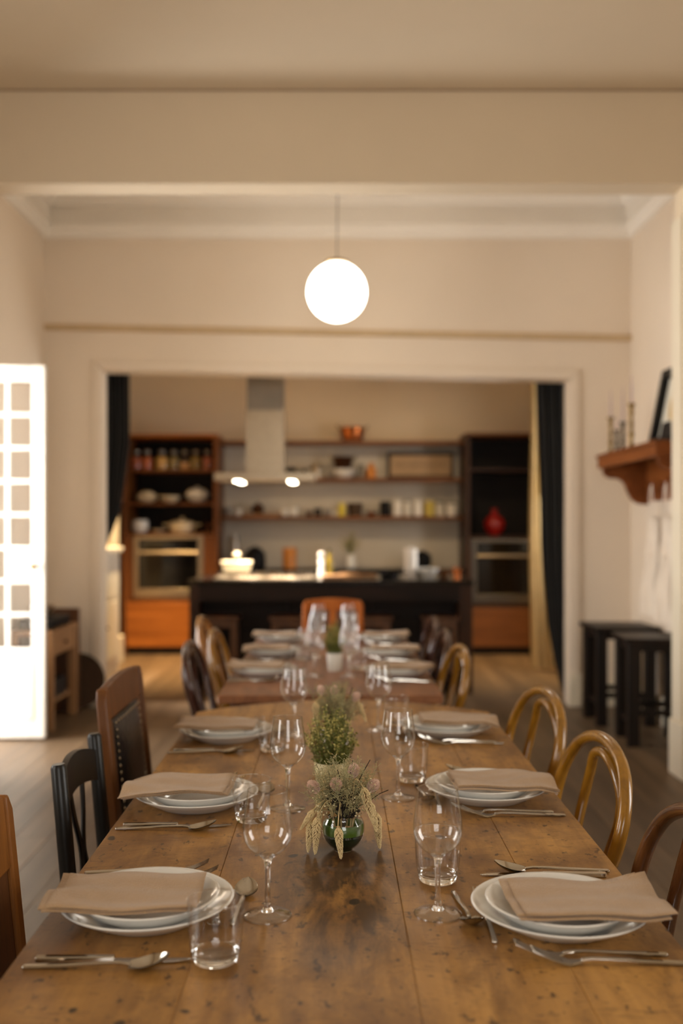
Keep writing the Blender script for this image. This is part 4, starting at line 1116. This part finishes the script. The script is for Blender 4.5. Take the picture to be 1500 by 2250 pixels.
def hood():
    t = thing('extractor_hood', 'stainless steel extractor hood hanging over the kitchen island', 'extractor hood', (-.585, 8.5, 0))
    MB().box(-.16, .16, -.14, .14, 1.80, 2.33).build('chimney_lower', 'brushed', t)
    MB().box(-.152, .152, -.132, .132, 2.33, 3.30).build('chimney_upper', mat('grey_steel', (140, 132, 120), .4, .8), t)
    cn = MB(); vs = [(-.415, -.25, 1.735), (.415, -.25, 1.735), (.415, .25, 1.735), (-.415, .25, 1.735), (-.415, -.25, 1.80), (.415, -.25, 1.80), (.415, .25, 1.80), (-.415, .25, 1.80)]
    cn.add(vs, [(0, 3, 2, 1), (4, 5, 6, 7), (0, 1, 5, 4), (1, 2, 6, 5), (2, 3, 7, 6), (3, 0, 4, 7)]); cn.build('canopy', 'brushed', t, bevel=.004)
    for x in (-.225, .225):
        for y in (-.17, .17):
            MB().lathe([(0, 1.728), (.028, 1.728), (.034, 1.735), (0, 1.735)], 16, (x, y, 0)).build('spot_lens', 'spot_lens', t)
hood()
def spot(name, loc, rot, power, size, blend, col=(1, .74, .42), rad=.04):
    l = bpy.data.lights.new(name, 'SPOT'); l.energy = power; l.spot_size = size; l.spot_blend = blend; l.color = col; l.shadow_soft_size = rad
    o = bpy.data.objects.new(name, l); C.objects.link(o); o.location = loc; o.rotation_euler = rot
for x in (-.81, -.36):
    for y in (8.33, 8.67): spot('hood_spot_light', (x, y, 1.72), (0, 0, 0), 200, 1.35, .5, (1, .84, .66), .03)
def downlight(x, y, power, tilt=(0, 0, 0), size=1.9, rad=.04, col=(1, .74, .42)):
    t = thing('ceiling_downlight', 'small round downlight out of view in the kitchen ceiling', 'ceiling light', (x, y, 3.30), 0, 'kitchen downlights')
    MB().lathe([(.04, -.02), (.055, -.02), (.06, -.012), (.06, 0), (0, 0)], 20).build('trim_ring', 'grey_tin', t)
    MB().lathe([(0, -.014), (.04, -.014), (.04, -.008), (0, -.008)], 16).build('lens', 'spot_lens', t)
    spot('downlight_beam', (x, y, 3.27), tilt, power, size, 1.0, col, rad)
downlight(-1.72, 9.55, 1500, (0, 0, 0), 1.05, .04, (1, .68, .32)); downlight(1.5, 9.5, 650, (0, 0, 0), 1.05, .04, (1, .68, .32))
downlight(-.15, 8.15, 90, (1.02, 0, 0), 1.0, .22); downlight(.80, 8.15, 130, (1.02, 0, 0), 1.0, .22)  # unseen wall washers, added to brighten the wall between the shelves

# ------------------------------------------------------------------ kitchen back wall: tall units, shelves, counter
def tall_unit(name, label, x0, x1, y0, zt, shelves, oven, mt_v, mt_h):
    t = thing(name, label, 'cabinet', (0, 0, 0)); y1 = KY-.001; s = .042
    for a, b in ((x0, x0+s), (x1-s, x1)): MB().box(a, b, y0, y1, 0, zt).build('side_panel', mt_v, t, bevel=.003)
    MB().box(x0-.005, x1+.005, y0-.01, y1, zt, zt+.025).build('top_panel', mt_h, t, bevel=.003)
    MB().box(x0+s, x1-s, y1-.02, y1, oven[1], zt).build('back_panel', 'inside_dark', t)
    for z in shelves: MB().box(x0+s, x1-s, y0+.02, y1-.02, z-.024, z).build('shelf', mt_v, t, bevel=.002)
    z0, z1, xa, xb = oven
    z0, z1 = oven[0], oven[1]
    MB().box(x0+s, oven[2], y0+.005, y0+.03, z0, z1-.03).build('oven_surround', mt_v, t)
    if x1-s-oven[3] > .01: MB().box(oven[3], x1-s, y0+.005, y0+.03, z0, z1-.03).build('oven_surround', mt_v, t)
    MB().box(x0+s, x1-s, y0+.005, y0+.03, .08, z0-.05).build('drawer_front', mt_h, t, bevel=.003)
    MB().box(x0+s, x1-s, y0+.012, y0+.03, z0-.05, z0).build('rail', mt_v, t)
    MB().box(x0+s, x1-s, y0+.05, y0+.06, 0, .08).build('plinth', 'inside_dark', t)
    return t
YL = 10.5
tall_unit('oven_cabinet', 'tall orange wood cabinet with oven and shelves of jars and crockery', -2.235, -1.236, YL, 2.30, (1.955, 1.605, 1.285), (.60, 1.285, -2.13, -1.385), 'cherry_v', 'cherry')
tall_unit('oven_cabinet', 'tall dark wood cabinet with steel oven and red vase', 1.385, 2.40, YL, 2.315, (1.965, 1.25), (.54, 1.25, 1.44, 2.34), 'wenge_v', 'shelf_wood')
def oven(label, x0, x1, z0, z1, y, steel='brushed'):
    t = thing('built_in_oven', label, 'oven', ((x0+x1)/2, y, z0)); w = (x1-x0)/2; h = z1-z0; b = .055
    MB().box(-w, w, .0, .40, 0, h).build('body', 'grey_tin', t)
    f = MB(); f.box(-w, -w+b, -.022, 0, 0, h); f.box(w-b, w, -.022, 0, 0, h); f.box(-w+b, w-b, -.022, 0, 0, .09); f.box(-w+b, w-b, -.022, 0, h-.03, h); f.box(-w+b, w-b, -.022, 0, h-.19, h-.155)
    f.build('steel_front', steel, t, bevel=.002)
    MB().box(-w+b, w-b, -.016, -.002, .09, h-.19).build('door_glass', 'oven_glass', t)
    MB().box(-w+b, w-b, -.016, -.002, h-.155, h-.03).build('control_panel', 'oven_glass', t)
    MB().tube([(-w+.05, -.055, h-.175), (w-.05, -.055, h-.175)], .012, 10).build('handle', 'brushed', t)
    for s in (-1, 1): MB().box(s*(w-.09)-.008, s*(w-.09)+.008, -.055, -.02, h-.182, h-.168).build('handle_post', 'brushed', t)
oven('built-in steel framed oven in the orange wood cabinet', -2.125, -1.39, .605, 1.25, YL+.03)
oven('built-in steel oven in the dark wood cabinet', 1.445, 2.335, .545, 1.215, YL+.03, 'dim_steel')
for z, lab in ((2.279, 'top wooden kitchen shelf carrying the copper pan'), (1.876, 'middle wooden kitchen shelf carrying the framed sign'), (1.463, 'lowest wooden kitchen shelf lined with canisters')):
    o = MB().box(-1.23, 1.38, 10.76, KY-.012, z-.04, z).build('wall_shelf', 'shelf_wood', bevel=.003); tag(o, lab, 'shelf', 'kitchen wall shelves')
def counter():
    t = thing('kitchen_counter', 'back kitchen counter between the two oven cabinets', 'counter', (0, 0, 0))
    MB().box(-1.23, 1.38, YL, KY-.013, .87, .905).build('worktop', 'island_top', t, bevel=.003)
    n = 4
    MB().box(-1.23, 1.38, YL+.04, KY-.013, 0, .87).build('carcass', 'wenge', t)
    for k in range(n):
        a = -1.23+2.61*k/n
        d = MB().box(a+.004, a+2.61/n-.004, YL+.02, YL+.04, .1, .865).build('door', 'wenge', t, bevel=.002)
        MB().tube([(a+.1, YL+.005, .80), (a+.3, YL+.005, .80)], .006, 6).build('handle', 'brushed', d)
counter()
# white dresser and pilaster on the kitchen's left wall
t = thing('white_cupboard', 'low white panelled cupboard on the kitchen wall beside the black curtain', 'cupboard', (0, 0, 0))
MB().box(KXL+.026, -2.03, 8.25, 9.35, 0, 1.12).build('body', 'white_paint', t, bevel=.004)
MB().box(KXL+.026, -1.99, 8.22, 9.38, 1.12, 1.16).build('cap', 'white_paint', t, bevel=.006)
for k in range(2):
    d = MB().box(-2.03, -2.015, 8.28+k*.54, 8.78+k*.54, .70, 1.08).build('drawer', 'white_paint', t, bevel=.004)
    d = MB().box(-2.03, -2.015, 8.28+k*.54, 8.78+k*.54, .16, .67).build('door', 'white_paint', t, bevel=.004)
    MB().lathe([(0, 0), (.008, 0), (.014, .012), (0, .022)], 10).xf(Matrix.Translation((-2.015, 8.72+k*.09, .45)) @ Matrix.Rotation(PI/2, 4, 'Y')).build('knob', 'brass', d)
struct(MB().box(KXL+.026, -2.16, 9.62, 9.98, 0, 3.3).build('trim_9', 'skirting', bevel=.006))
struct(MB().box(KXL+.026, -2.12, 9.58, 10.02, 0, .26).build('trim_10', 'skirting', bevel=.006))

# ------------------------------------------------------------------ kitchen things
def lath(name, prof, mt, loc, label, cat, group=None, n=24, sx=1, sy=1):
    o = MB().lathe(prof, n, sx=sx, sy=sy).build(name, mt, None, loc, angle=45); tag(o, label, cat, group); return o
def jar(x, y, z, r, h, fill, label, level=.62, group=None):
    t = thing('storage_jar', label, 'jar', (x, y, z), 0, group)
    MB().lathe([(0, .002), (r*.96, 0), (r, .01), (r, h*.62), (r*.85, h*.72), (r*.55, h*.78), (r*.55, h*.84)], 20).build('glass_body', 'glass_thin', t, angle=60)
    MB().lathe([(0, .004), (r*.94, .004), (r*.94, h*level), (0, h*level)], 18).build('contents', fill, t)
    MB().lathe([(0, h*.84), (r*.58, h*.84), (r*.62, h*.86), (r*.62, h*.96), (r*.4, h), (0, h)], 18).build('stopper', 'grey_tin', t)
zj = 1.955
names = ['red-brown spice', 'orange lentils', 'yellow pasta', 'olive beans', 'a shallow layer of corn', 'green peas', 'pink beans']
for k, px in enumerate((296, 324, 356, 383, 407, 431, 457)):
    jar((px-735)*.00491 if k else -2.134, 10.72, zj, .058 if k != 2 else .066, .215, FILLS[k], 'glass stopper jar filled with %s in the orange cabinet' % names[k], .40 if k == 4 else .64, 'stopper jars in the orange cabinet')
bowlp = lambda r, h: [(0, 0), (r*.45, 0), (r*.5, .008), (r*.8, h*.45), (r, h), (r*.97, h), (r*.76, h*.5), (r*.4, .02), (0, .018)]
zs = 1.605
lath('covered_dish', [(0, 0), (.05, 0), (.1, .03), (.125, .055), (.10, .09), (.05, .125), (0, .13)], 'cream_enamel', (-2.02, 10.72, zs), 'cream fish-shaped dish on the cabinet shelf below the jars', 'dish', sy=.6)
lath('serving_bowl', bowlp(.125, .075), 'cream_enamel', (-1.775, 10.72, zs), 'shallow cream bowl beside the round white tureen', 'bowl')
lath('tureen', [(0, 0), (.06, 0), (.085, .02), (.135, .075), (.125, .105), (.09, .145), (.03, .16), (.02, .175), (0, .178)], 'porcelain', (-1.475, 10.72, zs), 'round white lidded tureen on the shelf below the jars', 'tureen')
zs = 1.285
lath('crock', [(0, 0), (.065, 0), (.085, .03), (.088, .1), (.078, .135), (.07, .135), (.08, .1), (.06, .012), (0, .012)], 'porcelain', (-2.089, 10.70, zs), 'white rounded crock above the black oven', 'crock')
lath('small_plate', [(0, 0), (.05, 0), (.1, .03), (.102, .035), (.05, .012), (0, .012)], 'cream_enamel', (-1.892, 10.70, zs), 'small cream plate between the crock and the casserole', 'plate')
t = thing('casserole', 'large cream lidded casserole with side handles above the oven', 'casserole', (-1.64, 10.72, zs))
MB().lathe([(0, 0), (.12, 0), (.135, .02), (.145, .09), (.14, .09), (0, .085)], 28).build('pot', 'cream_enamel', t)
MB().lathe([(.15, .09), (.15, .1), (.1, .125), (.02, .14), (.018, .15), (.026, .165), (0, .17)], 28).build('lid', 'cream_enamel', t)
for s in (-1, 1): MB().tube([(s*.14, -.04, .08), (s*.195, -.03, .088), (s*.195, .03, .088), (s*.14, .04, .08)], .010, 8).build('handle', 'cream_enamel', t)
lath('dark_pot', [(0, 0), (.05, 0), (.065, .03), (.065, .1), (.05, .12), (.01, .13), (0, .13)], 'dark_copper', (-1.365, 10.86, zs), 'small dark pot beside the cream casserole', 'pot')
# shelves
def pan(x, y, z, r, h, mt, label):
    t = thing('handled_pan', label, 'pan', (x, y, z))
    MB().lathe([(0, 0), (r*.78, 0), (r*.82, .01), (r, h), (r*1.05, h+.006), (r*.98, h), (r*.78, .012), (0, .01)], 28).build('body', mt, t)
    for s in (-1, 1): MB().tube(spline([(s*r*.95, -.03, h*.8), (s*r*1.25, -.02, h*1.15), (s*r*1.25, .02, h*1.15), (s*r*.95, .03, h*.8)], 4), .007, 8).build('handle', 'brass', t)
pan(.195, 10.92, 2.279, .135, .15, 'copper', 'copper pan with upright handles on the top kitchen shelf')
Z2, Z3 = 1.876, 1.463
lath('white_dish', bowlp(.155, .10)[::1], 'porcelain', (.09, 10.92, Z2), 'wide white dish with a dark pan nested on it', 'dish')
pan(.09, 10.92, Z2+.101, .11, .13, 'dark_copper', 'dark copper pan resting on the white dish')
lath('amber_vase', [(0, 0), (.05, 0), (.06, .04), (.055, .1), (.025, .14), (.03, .17), (.022, .17), (0, .165)], 'amber', (.40, 10.88, Z2), 'amber glazed bottle vase beside the framed sign', 'vase')
lath('dark_jug', [(0, 0), (.045, 0), (.055, .06), (.03, .13), (.035, .16), (.025, .16), (0, .155)], 'grey_tin', (.295, 11.02, Z2), 'grey jug between the white dish and the amber vase', 'jug')
t = thing('framed_sign', 'tan framed sign with faded handwriting on the middle kitchen shelf', 'sign', (.95, 11.0, Z2))
w, h, b = .37, .295, .035
f = MB(); f.box(-w, -w+b, -.012, .012, 0, h); f.box(w-b, w, -.012, .012, 0, h); f.box(-w+b, w-b, -.012, .012, 0, b); f.box(-w+b, w-b, -.012, .012, h-b, h); f.build('frame', 'wenge', t)
MB().box(-w+b, w-b, -.004, .008, b, h-b).build('sign_face', 'blackboard', t)
pts = [Vector((-.27+.54*k/90, -.006, .155+.016*math.sin(k*.9)*(1+.6*math.sin(k*.23))+.006*math.sin(k*2.3))) for k in range(91)]
MB().tube(pts, .0035, 5).build('handwriting', 'ink', t)
def pot_lid(x, z, r, h, mt, label, y=10.92):
    t = thing('cooking_pot', label, 'pot', (x, y, z))
    MB().lathe([(0, 0), (r, 0), (r, h*.7), (r*1.03, h*.72), (r*1.0, h*.74), (0, h*.74)], 24).build('pot', mt, t)
    MB().lathe([(r, h*.74), (r*.9, h*.84), (.015, h*.9), (.012, h*.95), (.02, h), (0, h)], 20).build('lid', mt, t)
    for s in (-1, 1): MB().tube([(s*r*.98, -.03, h*.55), (s*(r+.03), -.02, h*.58), (s*(r+.03), .02, h*.58), (s*r*.98, .03, h*.55)], .006, 6).build('handle', 'black', t)
pot_lid(-.48, Z2, .068, .13, 'black_iron', 'black lidded pot on the middle shelf beside the hood')
pot_lid(-.20, Z2, .06, .19, 'brushed', 'tall steel pot beside the black lidded pot')
lath('kettle', [(0, 0), (.026, 0), (.028, .04), (.022, .08), (.01, .1), (0, .11)], 'black_iron', (-.335, 10.84, Z2), 'small black iron pot between the two lidded pots', 'pot')
lath('tin_cup', [(0, 0), (.03, 0), (.033, .05), (.028, .05), (0, .008)], 'grey_tin', (-1.02, 10.9, Z2), 'small tin cup on the middle shelf by the orange cabinet', 'cup')
cup = [(0, 0), (.03, 0), (.04, .03), (.043, .07), (.039, .07), (.034, .01), (0, .01)]
for x, lab, mt, sc in [(-1.165, 'glass jar at the orange cabinet end of the lowest shelf', 'grey_tin', 1.25), (-1.055, 'white cup next to the glass jar on the lowest shelf', 'porcelain', 1.0), (-.545, 'white cup beside the small dark bowl', 'porcelain', 1.0), (-.45, 'larger white cup beside the brown tray', 'porcelain', 1.2),
                       (-.28, 'dark low bowl on the lowest shelf', 'dark_copper', .8), (-.185, 'dark jug on the lowest kitchen shelf', 'stained', 1.1), (-.08, 'tin mug beside the dark jug', 'grey_tin', 1.0), (0.0, 'white mug next to the yellow bottle', 'porcelain', .7)]:
    lath('cup', [(r*sc, z*sc*1.1) for r, z in cup], mt, (x, 10.9, Z3), lab, 'cup', n=18)
lath('round_pot', [(0, 0), (.05, 0), (.075, .04), (.06, .09), (.02, .11), (.015, .125), (0, .125)], 'dark_copper', (-.845, 10.95, Z3+.0300), 'round brown teapot standing on the pale board', 'teapot')
o = MB().box(-.2, .2, -.09, .09, 0, .03).build('chopping_board', 'pine', None, (-.80, 10.92, Z3), bevel=.006); tag(o, 'pale wooden board lying on the lowest kitchen shelf', 'board')
lath('yellow_tin', [(0, 0), (.038, 0), (.038, .11), (.03, .12), (.012, .15), (0, .15)], 'lemon', (.075, 10.86, Z3), 'bright yellow squeeze bottle on the lowest kitchen shelf', 'bottle')
o = MB().lathe([(0, 0), (.07, 0), (.088, .14), (.094, .145), (.084, .14), (.066, .01), (0, .01)], 24).build('basket', 'wicker', None, (.225, 10.95, Z3)); tag(o, 'small woven basket next to the bright yellow bottle', 'basket')
lath('low_bowl', bowlp(.07, .05), 'copper', (.40, 10.88, Z3), 'low copper bowl between the basket and the black canister', 'bowl')
def canister(x, r, h, mt, label, lid='grey_tin'):
    t = thing('canister', label, 'canister', (x, 10.92, Z3), 0, 'canisters on the lowest shelf')
    MB().lathe([(0, 0), (r, 0), (r, h*.86), (0, h*.86)], 22).build('body', mt, t, bevel=.003)
    MB().lathe([(0, h*.86), (r*1.02, h*.86), (r*1.02, h*.97), (r*.9, h), (0, h)], 22).build('lid', lid, t)
for x, r, h, mt, lab, ld in [(.555, .06, .165, 'black', 'black canister on the lowest kitchen shelf', 'black'), (.685, .045, .19, 'paper', 'white canister next to the black canister', 'white_pot'), (.795, .045, .18, 'white_pot', 'white canister in the middle of the row of three', 'grey_tin'),
                         (.91, .045, .18, 'paper', 'white canister next to the yellow tin canister', 'white_pot'), (1.04, .055, .165, 'label_yellow', 'yellow tin canister on the lowest kitchen shelf', 'label_yellow'), (1.155, .05, .17, 'white_pot', 'white jar with dark lid next to the yellow canister', 'black'), (1.285, .055, .16, 'paper', 'squat white jar with dark lid by the dark cabinet', 'black')]:
    canister(x, r, h, mt, lab, ld)
lath('red_vase', [(0, 0), (.05, 0), (.1, .07), (.115, .13), (.09, .19), (.035, .23), (.03, .27), (.045, .29), (.035, .29), (0, .27)], 'red', (1.715, 10.70, 1.25), 'round red vase in the dark cabinet', 'vase')
# back counter
ZC = .905
lath('amber_canister', [(0, 0), (.075, 0), (.075, .21), (.07, .215), (.066, .21), (.066, .01), (0, .01)], 'amber', (-.485, 10.75, ZC), 'amber glass cylinder on the back counter', 'canister')
lath('blender_jug', [(0, 0), (.08, 0), (.08, .1), (.06, .12), (.065, .3), (.05, .33), (.05, .36), (0, .36)], 'grey_tin', (-1.09, 10.75, ZC), 'grey blender on the counter beside the orange cabinet', 'blender')
o = MB().lathe([(0, 0), (.11, 0), (.12, .04), (.11, .16), (.05, .22), (.02, .225), (0, .24)], 24).build('black_kettle', 'black', None, (-.86, 10.75, ZC)); tag(o, 'large black kettle on the counter below the shelves', 'kettle')
t = thing('flower_jug', 'white jug of yellow-green flowers on the back counter', 'vase', (.17, 10.75, ZC))
MB().lathe([(0, 0), (.05, 0), (.06, .05), (.04, .12), (.045, .15), (.038, .15), (0, .14)], 20).build('jug', 'porcelain', t)
lf = MB(); st = MB(); r = random.Random(3)
for k in range(26):
    a = r.uniform(0, 2*PI); q = r.uniform(.02, .13); e = Vector((q*math.cos(a), q*math.sin(a), r.uniform(.22, .38)))
    st.tube([(0, 0, .1), e*.6+Vector((0, 0, .05)), e], .002, 4)
    for i in range(10):
        d = Vector((r.gauss(0, 1), r.gauss(0, 1), r.gauss(.2, .8))).normalized()*.03; sd = d.cross(Vector((0, 0, 1)))*.35
        lf.add([e, e+d*.5+sd, e+d, e+d*.5-sd], [(0, 1, 2, 3)])
stuff(st.build('stems', 'foliage', t)); stuff(lf.build('leaves', 'foliage_tip', t, angle=180))
lath('black_pot', [(0, 0), (.08, 0), (.1, .05), (.09, .14), (.03, .18), (0, .19)], 'black', (.95, 10.78, ZC), 'black round pot on the counter behind the paper towel roll', 'pot')
# island things
ZI = .92
t = thing('terrine_dish', 'white rectangular lidded dish at the cooker end of the island', 'dish', (-.87, 8.86, ZI))
vs = []; 
for z, w_, d_ in ((.0, .105, .055), (.10, .13, .07)): vs += [(-w_, -d_, z), (w_, -d_, z), (w_, d_, z), (-w_, d_, z)]
MB().add(vs, [(3, 2, 1, 0), (4, 5, 6, 7), (0, 1, 5, 4), (1, 2, 6, 5), (2, 3, 7, 6), (3, 0, 4, 7)]).build('dish', 'cream_enamel', t, bevel=.01)
MB().box(-.137, .137, -.075, .075, .10, .128).build('lid', 'cream_enamel', t, bevel=.012)
MB().lathe([(0, .128), (.012, .128), (.014, .14), (.034, .165), (.036, .185), (.022, .205), (0, .21)], 16).build('knob', 'cream_enamel', t)
t = thing('paper_towel_roll', 'white paper towel roll standing on the kitchen island', 'paper towels', (.655, 8.6, ZI))
MB().lathe([(0, 0), (.055, 0), (.056, .004), (.056, .24), (.054, .243), (.02, .243), (.02, .235), (0, .235)], 28).build('roll', 'paper', t)
MB().lathe([(0, .236), (.006, .236), (.006, .262), (0, .266)], 10).build('holder_tip', 'steel', t)
lath('white_bowl', bowlp(.095, .075), 'porcelain', (.80, 8.55, ZI), 'white bowl on the island beside the paper towel roll', 'bowl')
lath('wooden_bowl', bowlp(.065, .05), 'shelf_wood', (.945, 8.62, ZI), 'reddish wooden bowl beside the white bowl', 'bowl')
lath('copper_cup', [(0, 0), (.032, 0), (.036, .08), (.033, .08), (.029, .006), (0, .006)], 'copper', (1.04, 8.5, ZI), 'copper cup at the end of the island worktop', 'cup')
lath('pepper_mill', [(0, 0), (.03, 0), (.032, .03), (.022, .08), (.028, .13), (.018, .15), (.03, .18), (.02, .205), (0, .21)], 'paper', (-.115, 8.72, ZI), 'white pepper mill on the island beside the oil bottle', 'pepper mill')
t = thing('oil_bottle', 'olive oil bottle on the island beside the white mill', 'bottle', (-.045, 8.75, ZI))
MB().lathe([(0, 0), (.03, 0), (.03, .13), (.012, .165), (.011, .21), (0, .21)], 20).build('oil', 'oil', t)
MB().lathe([(0, .21), (.013, .21), (.013, .235), (0, .235)], 12).build('cap', 'black', t)
for k, (x, y, w_, lab, z) in enumerate([(.20, 8.60, .16, 'pale chopping board lying flat on the island', 0), (.0, 8.39, .11, 'narrow pale board beside the larger chopping board', 0)]):
    o = MB().box(-w_, w_, -.1, .1, 0, .025).build('chopping_board', 'pine', None, (x, y, ZI+z), bevel=.006); tag(o, lab, 'board', 'boards on the island')
for x, y, lab in ((.45, 8.36, 'black low pan on the island beside the chopping board'), (.50, 8.72, 'black low pan on the island beside the paper towel roll')):
    t = thing('low_pan', lab, 'pan', (x, y, ZI), .2)
    MB().lathe([(0, 0), (.06, 0), (.075, .04), (.072, .04), (.058, .006), (0, .006)], 24).build('body', 'black_iron', t)
    MB().tube([(.07, 0, .032), (.17, 0, .045)], .007, 8).build('handle', 'black_iron', t)
